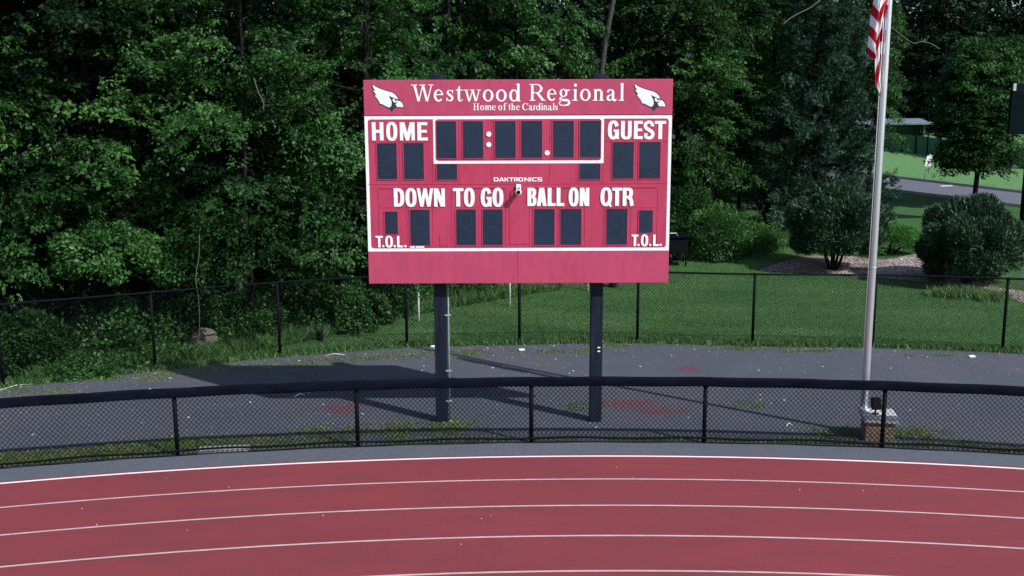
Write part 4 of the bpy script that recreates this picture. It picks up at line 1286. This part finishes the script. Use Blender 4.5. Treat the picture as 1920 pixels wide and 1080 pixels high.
make_bush('feathery_brush', bush_at(1345, 440, 34.9), 38, 1.35, 1.0, 1.25, 14000, 0.12, 'bright feathery brush right of the scoreboard, sloping down toward the lawn', 'leaf_bright', cz=0.5, tint=0.6, clumps=70, wl=0.3, up=0.9, spread=0.24, inner=0.55)
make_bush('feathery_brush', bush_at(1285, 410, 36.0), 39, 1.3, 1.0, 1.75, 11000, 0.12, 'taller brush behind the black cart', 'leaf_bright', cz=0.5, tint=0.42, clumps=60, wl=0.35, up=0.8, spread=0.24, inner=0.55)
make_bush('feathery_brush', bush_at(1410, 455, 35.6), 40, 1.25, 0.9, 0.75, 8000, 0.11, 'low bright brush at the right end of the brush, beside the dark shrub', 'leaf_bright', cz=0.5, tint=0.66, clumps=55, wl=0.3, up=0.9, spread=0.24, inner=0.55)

# ------------------------------------------------------------------ pine
def pine_geo(seed, H, Rb, g):
    P, D, T = [], [], []; limbs = []
    nw = 19
    for wv_ in range(nw):
        hr = 0.03 + 0.94 * wv_ / nw
        nbr = 7 if hr < 0.7 else 5
        for b in range(nbr):
            az = wv_ * 1.1 + b * 6.283 / nbr + g.normal(0, 0.2)
            L = Rb * (1 - hr) ** 0.75 * g.uniform(0.75, 1.1) + 0.15
            rad = np.array([math.cos(az), math.sin(az), 0]); side = np.array([-rad[1], rad[0], 0])
            q = np.linspace(0, 1, 6)
            path = np.array([rad * L * t + np.array([0, 0, H * hr - 0.10 * L * t + 0.22 * L * t * t]) for t in q]); limbs.append(path)
            ntf = int(12 + 44 * L / Rb)
            bt = g.normal(0.38, 0.17)
            for k in range(ntf):
                t = g.uniform(0.25, 1.0) ** 0.7
                p = np.array([np.interp(t, q, path[:, c]) for c in range(3)]) + side * g.normal(0, 0.16 * L * (1.15 - t) + 0.05) + np.array([0, 0, g.normal(0.0, 0.15)])
                a = rad * 0.8 + side * g.normal(0, 0.5) + np.array([0, 0, g.uniform(0.1, 0.7)])
                p = p + np.array([0, 0, -0.10 * t * t * L]); P.append(p); D.append(a / np.linalg.norm(a)); T.append(bt + g.normal(0, 0.08) + 0.2 * (t - 0.7))
    P = np.array(P); D = np.array(D); T = np.array(T); k = 22
    n = len(P)
    off = g.uniform(0, 1, (n, k))
    C = P[:, None] + D[:, None] * (off * 0.22)[..., None]
    DD = D[:, None] * 0.55 + g.normal(0, 0.55, (n, k, 3)); N = g.normal(0, 1, (n, k, 3))
    L = g.uniform(0.12, 0.22, (n, k)); TT = np.clip(T[:, None] + 0.25 * (off - 0.4) + g.normal(0, 0.1, (n, k)), 0, 1)
    f = lambda a: a.reshape(-1, 3)
    return (f(C), f(DD), f(N), L.ravel(), np.full(n * k, 0.026), TT.ravel()), limbs
g = np.random.default_rng(77)
ppos = (at(1538, 300, 38.0)[0], 38.0)
pine = empty('pine_tree', (ppos[0], ppos[1], float(zT(*ppos))), 'big blue green pine between the scoreboard and the flagpole', 'tree')
geo, limbs = pine_geo(77, 12.2, 2.65, g)
link_mesh('crown', crown_mesh('crown', geo, M['needle']), pine)
trunk_mb(11.5, 0.2, limbs, g).build('trunk', M['bark'], pine)

# ------------------------------------------------------------------ shrubs of the bed
def yew(name, pos, seed, rx, ry, rz, n, label, cz, mat='yew', L=0.145, tint=0.42, clumps=150, stems=6, low=-0.7, wl=0.26):
    z = float(zT(pos[0], pos[1])); t = empty(name, (pos[0], pos[1], z), label, 'shrub')
    geo = dome_geo(seed, (0, 0, cz), rx, ry, rz, n, L, clumps=clumps // 2, spread=0.18, up=0.9, tint=tint, low=low, inner=0.6, wl=wl, crr=(0.76, 1.2))
    C, D, N, LL, W, T = geo
    D = D * 0.55 + np.array([0, 0, 0.35])
    keep = C[:, 2] > 0.03
    link_mesh('foliage', crown_mesh('foliage', (C[keep], D[keep], N[keep], LL[keep], W[keep], T[keep]), M[mat]), t)
    g = np.random.default_rng(seed); mb = MB()
    for k in range(stems):
        an = g.uniform(0, 6.28); mb.tube([(0.1 * math.cos(an), 0.1 * math.sin(an), -0.05), (0.3 * rx * math.cos(an), 0.3 * ry * math.sin(an), cz * 0.6), (0.6 * rx * math.cos(an), 0.6 * ry * math.sin(an), cz * 1.2)], [0.05, 0.035, 0.012], 6)
    mb.build('stem', M['bark'], t)
    return t
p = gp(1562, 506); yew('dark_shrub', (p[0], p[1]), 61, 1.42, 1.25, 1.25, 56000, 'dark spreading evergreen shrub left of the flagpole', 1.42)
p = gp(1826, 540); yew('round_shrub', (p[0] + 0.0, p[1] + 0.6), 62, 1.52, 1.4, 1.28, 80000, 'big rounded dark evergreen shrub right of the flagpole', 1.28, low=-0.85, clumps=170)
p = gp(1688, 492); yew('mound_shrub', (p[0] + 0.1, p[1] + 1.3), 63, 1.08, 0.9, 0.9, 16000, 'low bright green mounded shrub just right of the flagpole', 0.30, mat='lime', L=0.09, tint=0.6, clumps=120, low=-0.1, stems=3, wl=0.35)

# small tree by the road
p = gp(1826, 384)
M['leaf_shade'] = leaf_mat('leaf_shade', (0.004, 0.014, 0.006), (0.014, 0.046, 0.015), (0.06, 0.14, 0.04), spec=0.3)
g = np.random.default_rng(81)
H0 = 7.3
st = empty('shade_tree', (p[0], p[1], float(zT(p[0], p[1]))), 'small round headed tree with a slim trunk beside the road', 'tree')
geo, limbs = crown_arrays(81, H0, 1.85, 95, base=0.27, leafL=0.12, nleaf=44, nspray=22, lat=0.2, vert=0.1, prof=lambda h: math.sqrt(max(0.02, 1 - ((h - 0.56) / 0.50) ** 2)), spray_len=0.6, droop=0.15)
link_mesh('crown', crown_mesh('crown', geo, M['leaf']), st)
mb = MB().tube([(0, 0, -0.1), (0.02, 0, 0.6), (0.05, 0, 1.5), (-0.1, 0, 3.2), (-0.15, 0, 6)], [0.15, 0.11, 0.10, 0.07, 0.02], 9)
for a in np.linspace(0, 5.4, 6):
    mb.tube([(0.04, 0, 1.3), (0.35 * math.cos(a), 0.35 * math.sin(a), 2.3), (1.1 * math.cos(a), 1.1 * math.sin(a), 3.7), (1.7 * math.cos(a), 1.7 * math.sin(a), 4.8)], [0.075, 0.055, 0.035, 0.012], 7)
mb.build('trunk', M['bark'], st)

# far trees beyond the field
farp = make_tree('far_tree', (36, 86), 301, 13.0, 4.2, 64, 'dark tall tree in the row beyond the field, behind the field shelter', 'row of tall trees beyond the field', mat='leaf_deep_shade', leafL=0.34, nleaf=26, nspray=12, spray_len=1.2, base=0.03)
k = 0
spots = [(30.5, 88, 1.0, 'dark far tree showing just right of the flagpole top'), (41, 90, 1.0, 'dark far tree above the gap left of the shade tree'),
         (46.5, 86, 0.95, 'far tree behind the crown of the shade tree'), (52, 89, 1.05, 'far tree at the right edge behind the dark sign cabinet'),
         (34.5, 92, 1.22, 'tallest far tree just right of the loose leafy tree'), (38.5, 95, 1.22, 'far tree half hidden between two nearer far trees'), (44, 93, 1.2, 'far tree just above the left side of the shade tree'), (49.5, 94, 1.22, 'far tree above the right side of the shade tree'),
         (25, 91, 1.05, 'far tree mostly hidden behind the loose leafy tree'), (57, 87, 1.0, 'far tree just past the right edge of the photo')]
for (x, y, s, lb) in spots:
    k += 1; copy_tree(farp, (x, y), k * 1.3, (1.1, s * 1.05), lb, 'row of tall trees beyond the field')
gs = []
g = np.random.default_rng(333)
for k in range(66):
    x = g.uniform(14, 75); y = g.uniform(92, 112)
    C, D, N, L, W, T = crown_arrays(400 + k, g.uniform(8.5, 11.5), g.uniform(3.5, 4.8), 36, leafL=0.45, nleaf=24, nspray=11, spray_len=1.4)[0]
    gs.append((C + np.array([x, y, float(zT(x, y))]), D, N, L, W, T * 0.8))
tag(link_mesh('far_wood', crown_mesh('far_wood', merge_geo(gs), M['leaf_deep_shade'])), 'far dark wood closing the view behind the field', 'woodland', kind='stuff')

# ------------------------------------------------------------------ field beyond the road: shelter, fence, leaning sign, staked sapling
c = gp(1722, 283)
sh = empty('field_shelter', (c[0], c[1] + 5.0, float(zT(c[0], c[1] + 5.0))), 'low long field shelter with a flat grey roof beyond the fence', 'shelter')
MB().box((0, 1.6, 0.75), (4.6, 0.15, 1.5)).box((-2.3, 0.8, 0.75), (0.12, 1.7, 1.5)).box((2.3, 0.8, 0.75), (0.12, 1.7, 1.5)).build('wall', M['green_wall'], sh)
MB().box((0, 0.7, 1.62), (5.4, 2.6, 0.16), bev=0.03, rx=0.10).build('roof', M['roof'], sh)
for x in (-1.6, 0.0, 1.9):
    MB().tube([(x, -0.3, 0), (x, -0.3, 1.5)], 0.05, 8).build('roof_post', M['black'], sh)
fpts = np.array([gp(1640, 276)[:2], gp(1690, 285)[:2], gp(1716, 288)[:2], gp(1738, 291)[:2], gp(1762, 296)[:2], gp(1800, 303)[:2], gp(1850, 309)[:2], gp(1940, 318)[:2]])
fc = empty('field_fence', (fpts[2][0], fpts[2][1], float(zT(*fpts[2]))), 'dark green field fence with windscreen and black posts across the road', 'fence')
mb = MB()
for i in range(len(fpts) - 1):
    a, b = fpts[i], fpts[i + 1]; za, zb = float(zT(*a)), float(zT(*b))
    mb.add([(a[0], a[1] + .05, za), (b[0], b[1] + .05, zb), (b[0], b[1] + .05, zb + 1.15), (a[0], a[1] + .05, za + 1.15), (a[0], a[1] + .07, za), (b[0], b[1] + .07, zb), (b[0], b[1] + .07, zb + 1.15), (a[0], a[1] + .07, za + 1.15)], [[0, 1, 2, 3], [7, 6, 5, 4], [3, 2, 6, 7]])
local(mb.build('windscreen', M['green_wall'], fc))
for a in fpts:
    z = float(zT(*a)); local(MB().tube([(a[0], a[1], z), (a[0], a[1], z + 1.32)], 0.055, 8).build('fence_post', M['black'], fc))
local(MB().tube([(a[0], a[1], float(zT(*a)) + 1.3) for a in fpts], 0.04, 6).build('top_rail', M['black'], fc))

a = gp(1732, 337); b = at(1744, 289, a[1])
sg = empty('leaning_sign', tuple(a), 'small white sign leaning on a thin post across the road', 'sign')
dv = b - a
MB().tube([(0, 0, -0.1), tuple(dv)], 0.035, 8).build('sign_post', M['galv'], sg)
ln = dv / np.linalg.norm(dv)
for sgn in (-1, 1):
    mb = MB(); u = np.array([1, 0, 0.05]); c0 = dv - ln * 0.38
    pts = [c0 + u * (sgn * 0.085 - 0.065) - ln * 0.24, c0 + u * (sgn * 0.085 + 0.065) - ln * 0.24, c0 + u * (sgn * 0.085 + 0.065) + ln * 0.30, c0 + u * (sgn * 0.085 - 0.065) + ln * 0.30]
    mb.add([(p[0], -0.05, p[2]) for p in pts] + [(p[0], -0.035, p[2]) for p in pts], [[0, 1, 2, 3], [7, 6, 5, 4], [0, 4, 5, 1], [1, 5, 6, 2], [2, 6, 7, 3], [3, 7, 4, 0]])
    mb.build('sign_plate', M['white'], sg)

a = gp(1786, 331)
sa = empty('staked_sapling', tuple(a), 'thin young sapling between stakes on the grass across the road', 'sapling')
MB().tube([(0, 0, 0), (0.02, 0, 0.8), (0, 0, 1.6)], [0.03, 0.025, 0.012], 6).build('stem', M['bark_pale'], sa)
for x in (-0.12, 0.32):
    MB().tube([(x, 0.1, 0), (x, 0.1, 0.95)], 0.018, 6).build('stake', M['galv'], sa)
MB().tube([(-0.12, 0.1, 0.05), (0.1, 0.0, 0.06), (0.32, 0.1, 0.05)], 0.04, 6).build('tie', M['bark_pale'], sa)
a = gp(1898, 316)
rk = empty('white_barrier', tuple(a), 'low white barrier on the far grass at the right edge', 'barrier')
MB().box((0.5, 0.4, 0.14), (3.2, 0.35, 0.24), bev=0.05, rz=-0.12).build('bar', M['pale'], rk)

# ------------------------------------------------------------------ black cart beside the board, sign cabinet at the right edge, stakes
a = gp(1262, 503)
ct = empty('cart', (a[0] + 0.0, a[1] + 0.5, float(zT(a[0], a[1] + 0.5))), 'black lidded cart on thin legs beside the right edge of the scoreboard', 'cart')
MB().box((-0.25, 0, 0.70), (1.5, 0.7, 0.50), bev=0.02).build('body', M['black'], ct)
MB().box((-0.25, 0, 0.99), (1.62, 0.82, 0.06), bev=0.02).box((-0.3, 0.05, 1.05), (1.1, 0.5, 0.07), bev=0.03).build('lid', M['rail'], ct)
MB().tube([(-0.75, -0.3, 1.0), (-0.75, -0.36, 1.10), (0.1, -0.36, 1.12), (0.16, -0.30, 1.0)], 0.018, 8).build('handle', M['galv'], ct)
for x in (-0.9, 0.46):
    for y in (-0.28, 0.28):
        MB().tube([(x, y, 0), (x, y, 0.5)], 0.028, 8).build('leg', M['black'], ct)
MB().box((-0.25, 0, 0.18), (1.35, 0.5, 0.03)).build('shelf', M['black'], ct)

a = gp(1921, 427)
sc_ = empty('sign_cabinet', (a[0] + 0.06, a[1], float(zT(a[0], a[1]))), 'dark sign cabinet on a black post at the right edge', 'sign')
b0 = at(1894, 252, a[1]); b1 = at(1897, 172, a[1]); z0 = b0[2] - float(zT(a[0], a[1])); z1 = b1[2] - float(zT(a[0], a[1])); xw = b0[0] - a[0] - 0.06
MB().box((xw + 0.75, 0.2, (z0 + z1) / 2), (1.5, 0.16, z1 - z0), bev=0.02).build('panel', M['cabinet_dark'], sc_)
MB().box((xw + 0.75, 0.2, z1 + 0.16), (1.44, 0.12, 0.30), bev=0.01).build('top_box', M['black'], sc_)
MB().box((xw + 0.06, 0.10, z1 + 0.17), (0.11, 0.10, 0.27), bev=0.01).build('corner_bracket', M['galv'], sc_)
MB().tube([(0, 0.38, -0.1), (0, 0.38, z1)], 0.09, 12).build('post', M['black'], sc_)

for (x, y0, lb) in ((785, 603, 'white stake behind the fence, left of the left scoreboard post'), (956, 574, 'white stake behind the fence, midway between the scoreboard posts'), (1102, 546, 'white stake behind the fence, beside the right scoreboard post')):
    a = gp(x, y0); e = empty('marker_stake', tuple(a), lb, 'stake', 'white stakes behind the scoreboard')
    MB().tube([(0, 0, -0.1), (0, 0, 1.75)], 0.035 if x < 900 else 0.026, 10).build('rod', M['white'], e)
    MB().tube([(0, 0, 1.75), (0, 0, 1.79)], [0.04, 0.03], 10).build('cap', M['galv'], e)

# boulder
a = BO
bm = bmesh.new(); bmesh.ops.create_icosphere(bm, subdivisions=4, radius=1)
for v in bm.verts:
    nn = v.co.normalized(); k = 1 + 0.16 * math.sin(3 * nn.x + 2 * nn.y + 1) + 0.12 * math.sin(5 * nn.y - 4 * nn.z) + 0.05 * math.sin(11 * nn.x + 9 * nn.z)
    v.co = Vector((nn.x * 0.44 * k, nn.y * 0.36 * k, nn.z * 0.34 * k + 0.10))
me = bpy.data.meshes.new('boulder'); bm.to_mesh(me); bm.free(); me.materials.append(M['rock'])
bo = link_mesh('boulder', me); bo.location = tuple(a); tag(bo, 'pale weathered boulder in the undergrowth behind the tall fence', 'boulder')
# concrete slab under the low fence
a = gp(418, 848)
sl = MB().box((0, 0, 0.012), (0.85, 0.30, 0.03), bev=0.008, rz=0.12).build('concrete_slab', M['slab']); sl.location = (a[0], a[1] + 0.05, 0.012)
tag(sl, 'small pale concrete slab under the low fence', 'slab')

# sticks and litter on the yard
for (x0, y0, x1, y1, lb) in ((608, 669, 647, 667, 'pale bent stick lying near the foot of the tall fence'), (551, 746, 572, 742, 'short pale stick lying behind the low fence'),
                             (0, 733, 60, 722, 'long pale branch lying at the far left foot of the tall fence'), (1474, 801, 1486, 799, 'tiny pale stick lying left of the pedestal')):
    a = gp(x0, y0); b = gp(x1, y1); mid = (a + b) / 2 + np.array([0, 0.06, 0.03])
    o = MB().tube([tuple(p - a + np.array([0, 0, 0.02])) for p in (a, mid, b)], [0.013, 0.011, 0.006], 6).build('stick', M['pale']); o.location = tuple(a)
    tag(o, lb, 'stick', 'sticks lying on the yard')
for (x, y, s, lb) in ((978, 658, 0.075, 'white litter scrap on the yard between the scoreboard posts'), (1822, 671, 0.08, 'white litter scrap by the fence at far right'), (812, 652, 0.06, 'white litter scrap beside the left post near the tall fence')):
    a = gp(x, y); o = MB().box((0, 0, 0.02), (s * 1.9, s, 0.03), bev=0.008, rz=0.3, rx=0.12).build('litter', M['white']); o.location = (a[0], a[1], 0.006)
    tag(o, lb, 'litter', 'litter scraps on the yard')
# pale stone chips strewn over the yard: too many to count
g = np.random.default_rng(5); mb = MB()
N = 2600; ang = g.uniform(-0.42, 0.40, N); rr_ = np.where(g.uniform(size=N) < 0.45, 0, 1)
for i in range(N):
    x = ARC[0] + 42 * math.sin(ang[i]); yf = fenceY(x); yn = ARC[1] + math.sqrt(38.2 ** 2 - min(38.1 ** 2, (x - ARC[0]) ** 2))
    q = 1 - abs(g.normal(0, 0.16)) if rr_[i] == 0 else g.uniform(0, 1)
    if q < 0 : continue
    y = yn + (yf - yn) * q
    s = g.uniform(0.004, 0.011) if g.uniform() < 0.95 else g.uniform(0.012, 0.024)
    an = g.uniform(0, 3.14)
    mb.box((x, y, s * 0.25), (s * 2, s * 1.2, s * 0.8), rz=an)
tag(mb.build('stone_chips', M['pale']), 'pale stone chips strewn over the stone dust yard', 'stone chips', kind='stuff')

# ------------------------------------------------------------------ grass and weeds
def blades(name, P, hmin, hmax, wd, mat, g, tint=0.5, lean=0.5, patchy=0.0):
    n = len(P); D = np.stack([g.normal(0, lean, n), g.normal(0, lean, n), np.ones(n)], 1); D /= np.linalg.norm(D, axis=1)[:, None]
    N = np.stack([g.normal(0, 1, n), g.normal(0, 1, n), np.zeros(n) + 0.2], 1)
    L = g.uniform(hmin, hmax, n); W = np.full(n, wd) * g.uniform(0.7, 1.3, n)
    pt = np.sin(P[:, 0] * 1.3 + 2 * np.sin(P[:, 1] * 0.9)) + np.sin(P[:, 1] * 2.1 + 1.5 * np.sin(P[:, 0] * 0.7)) + 0.7 * np.sin(P[:, 1] * 5.2 + P[:, 0] * 0.8)
    T = np.clip(g.normal(tint, 0.2, n) + patchy * pt, 0, 1)
    V, F = leaves_geo(P, D, N, L, W)
    return link_mesh(name, fast_mesh(name, V, F, M[mat], {'tint': ('FACE', T)}))
g = np.random.default_rng(9)
N = 230000
x = g.uniform(-11.5, 17, N); y = fenceY(x) + 0.05 + g.uniform(0, 1, N) ** 1.3 * 13
ok = ~((y > edgeY(x) + 0.6) & (x < 8.5))
# keep blades off the mulch bed
bc = BEDV.reshape(-1, 7, 2); topb = bc[:, 0]; botb = bc[:, -1]
yt = np.interp(x, np.sort(topb[:, 0]), topb[np.argsort(topb[:, 0]), 1], left=-1, right=99); yb = np.interp(x, np.sort(botb[:, 0]), botb[np.argsort(botb[:, 0]), 1], left=0, right=99)
ok &= ~((y > yb - 0.05) & (y < yt + 0.05) & (x > topb[:, 0].min()))
x, y = x[ok], y[ok]
lw = blades('lawn_grass', np.stack([x, y, zT(x, y) - 0.01], 1), 0.03, 0.075, 0.016, 'blade', g, 0.48, 0.7, 0.17)
tag(lw, 'mown green grass of the lawn behind the tall fence', 'grass', kind='stuff')
# longer fringe along the tall fence foot
N = 26000; x = g.uniform(-11.5, 16, N); y = fenceY(x) + g.normal(0.12, 0.13, N)
fr = blades('fringe_grass', np.stack([x, y, np.zeros(N)], 1), 0.06, 0.2, 0.02, 'blade', g, 0.5, 0.5)
tag(fr, 'longer grass fringe along the foot of the tall fence', 'grass', kind='stuff')
N = 30000; x = g.uniform(-10.5, 1.5, N); y = edgeY(x) + g.uniform(-0.5, 2.3, N)
ok = (y > fenceY(x) + 0.12) & ((np.hypot(x - BO[0], y - BO[1] + 0.3) > 0.55) | (g.uniform(size=N) < 0.45))
x, y = x[ok], y[ok]
bk = blades('bank_grass', np.stack([x, y, zT(x, y)], 1), 0.15, 0.42, 0.028, 'blade', g, 0.42, 0.45, 0.12)
tag(bk, 'rough tall grass on the bank below the wood', 'grass', kind='stuff')
mb = MB()
for k in range(28):
    t = g.uniform(-0.3, 0.3); p = arc(t, g.uniform(31.5, 37.2)); r_ = g.uniform(0.004, 0.010)
    mb.box((p[0], p[1], 0.016 + r_ * 0.3), (r_ * 2, r_ * 1.3, r_ * 0.7), rz=g.uniform(0, 3))
tag(mb.build('track_crumbs', M['pale']), 'tiny pale crumbs scattered on the red track', 'crumbs', kind='stuff')
# weeds on the yard
Ps = []
def weed_patch(px, py, rx, ry, n):
    c = gp(px, py); q = g.normal(0, 1, (n, 2)) * 0.55
    k = np.sin(q[:, 0] * 7 + px) + np.sin(q[:, 1] * 9 + py * 1.3) + g.normal(0, 0.6, n) > -0.4
    q = q[k]; Ps.append(np.stack([c[0] + q[:, 0] * rx, c[1] + q[:, 1] * ry, np.zeros(len(q))], 1))
weed_patch(790, 808, 1.0, 0.45, 2600); weed_patch(850, 800, 0.4, 0.35, 600); weed_patch(640, 810, 0.9, 0.35, 1200)
for t in np.linspace(-0.30, -0.115, 26):
    p = arc(t, 38.45 + 0.1 * math.sin(t * 60)); n = int(1500 * (0.42 if t < -0.17 else 0.2))
    q = g.normal(0, 1, (n, 2)); Ps.append(np.stack([p[0] + q[:, 0] * 0.2, p[1] + q[:, 1] * 0.24, np.zeros(n)], 1))
for t in np.linspace(-0.11, 0.25, 40):
    if g.uniform() < 0.35: continue
    p = arc(t, 38.2); n = int(g.uniform(60, 350)); q = g.normal(0, 1, (n, 2)); Ps.append(np.stack([p[0] + q[:, 0] * 0.16, p[1] + q[:, 1] * 0.07, np.zeros(n)], 1))
weed_patch(1715, 815, 0.55, 0.3, 1500); weed_patch(1790, 835, 0.8, 0.2, 900); weed_patch(1590, 815, 0.7, 0.3, 1600); weed_patch(1880, 850, 0.7, 0.18, 900)
weed_patch(1400, 760, 0.5, 0.3, 350); weed_patch(1085, 765, 0.35, 0.3, 500)
P = np.concatenate(Ps); ok = np.hypot(P[:, 0] - ARC[0], P[:, 1] - ARC[1]) > 38.1
P = P[ok]; inped = (abs(P[:, 0] - 6.46) < 0.33) & (abs(P[:, 1] - 17.25) < 0.33); P = P[~inped]
we = blades('weeds', P, 0.02, 0.085, 0.018, 'weed', g, 0.58, 0.9)
tag(we, 'yellow green weeds along the low fence and round the posts', 'weeds', kind='stuff')
Ps = []
for (px, py, rx, ry, n) in ((230, 712, 1.3, 0.35, 900), (330, 702, 1.0, 0.4, 900), (430, 690, 1.1, 0.35, 900), (560, 684, 1.0, 0.3, 700), (660, 675, 1.0, 0.35, 1100), (740, 668, 0.9, 0.35, 900), (860, 662, 1.1, 0.35, 1200), (1060, 660, 1.0, 0.3, 1100), (1390, 655, 0.8, 0.2, 800), (1520, 660, 0.9, 0.2, 700), (880, 668, 0.5, 0.3, 300), (60, 735, 1.0, 0.3, 900), (1150, 650, 0.8, 0.2, 500), (1760, 668, 0.9, 0.2, 300)):
    weed_patch(px, py, rx, ry, n)
P = np.concatenate(Ps)
we = blades('sparse_weeds', P, 0.02, 0.08, 0.016, 'weed', g, 0.58, 0.9)
tag(we, 'thin patchy weeds on the yard near the tall fence', 'weeds', kind='stuff')
# rough tall grass round the brush right of the board
Ps = []
for (px, py, rx, ry, n) in ((1290, 478, 1.0, 0.7, 2600), (1350, 470, 1.3, 0.6, 3600), (1420, 458, 1.2, 0.6, 3000), (1470, 455, 0.7, 0.5, 1200)):
    weed_patch(px, py, rx, ry, n)
P = np.concatenate(Ps); P[:, 2] = zT(P[:, 0], P[:, 1])
tag(blades('brush_grass', P, 0.2, 0.75, 0.03, 'blade', g, 0.55, 0.4), 'rough tall grass round the brush right of the scoreboard', 'grass', kind='stuff')
# bright tufts in front of the round shrub
Ps = []
for (px, py, rx, ry, n) in ((1810, 556, 0.5, 0.35, 1400), (1860, 562, 0.45, 0.3, 1200), (1770, 556, 0.4, 0.25, 700)):
    weed_patch(px, py, rx, ry, n)
P = np.concatenate(Ps); P[:, 2] = zT(P[:, 0], P[:, 1])
tf = blades('tall_tufts', P, 0.12, 0.38, 0.022, 'blade', g, 0.75, 0.4)
tag(tf, 'tall grass tufts in front of the rounded shrub', 'grass', kind='stuff')

SC.cycles.max_bounces = 6
SC.cycles.diffuse_bounces = 3
SC.cycles.glossy_bounces = 2
SC.cycles.transmission_bounces = 4
SC.cycles.transparent_max_bounces = 8
SC.cycles.use_denoising = True
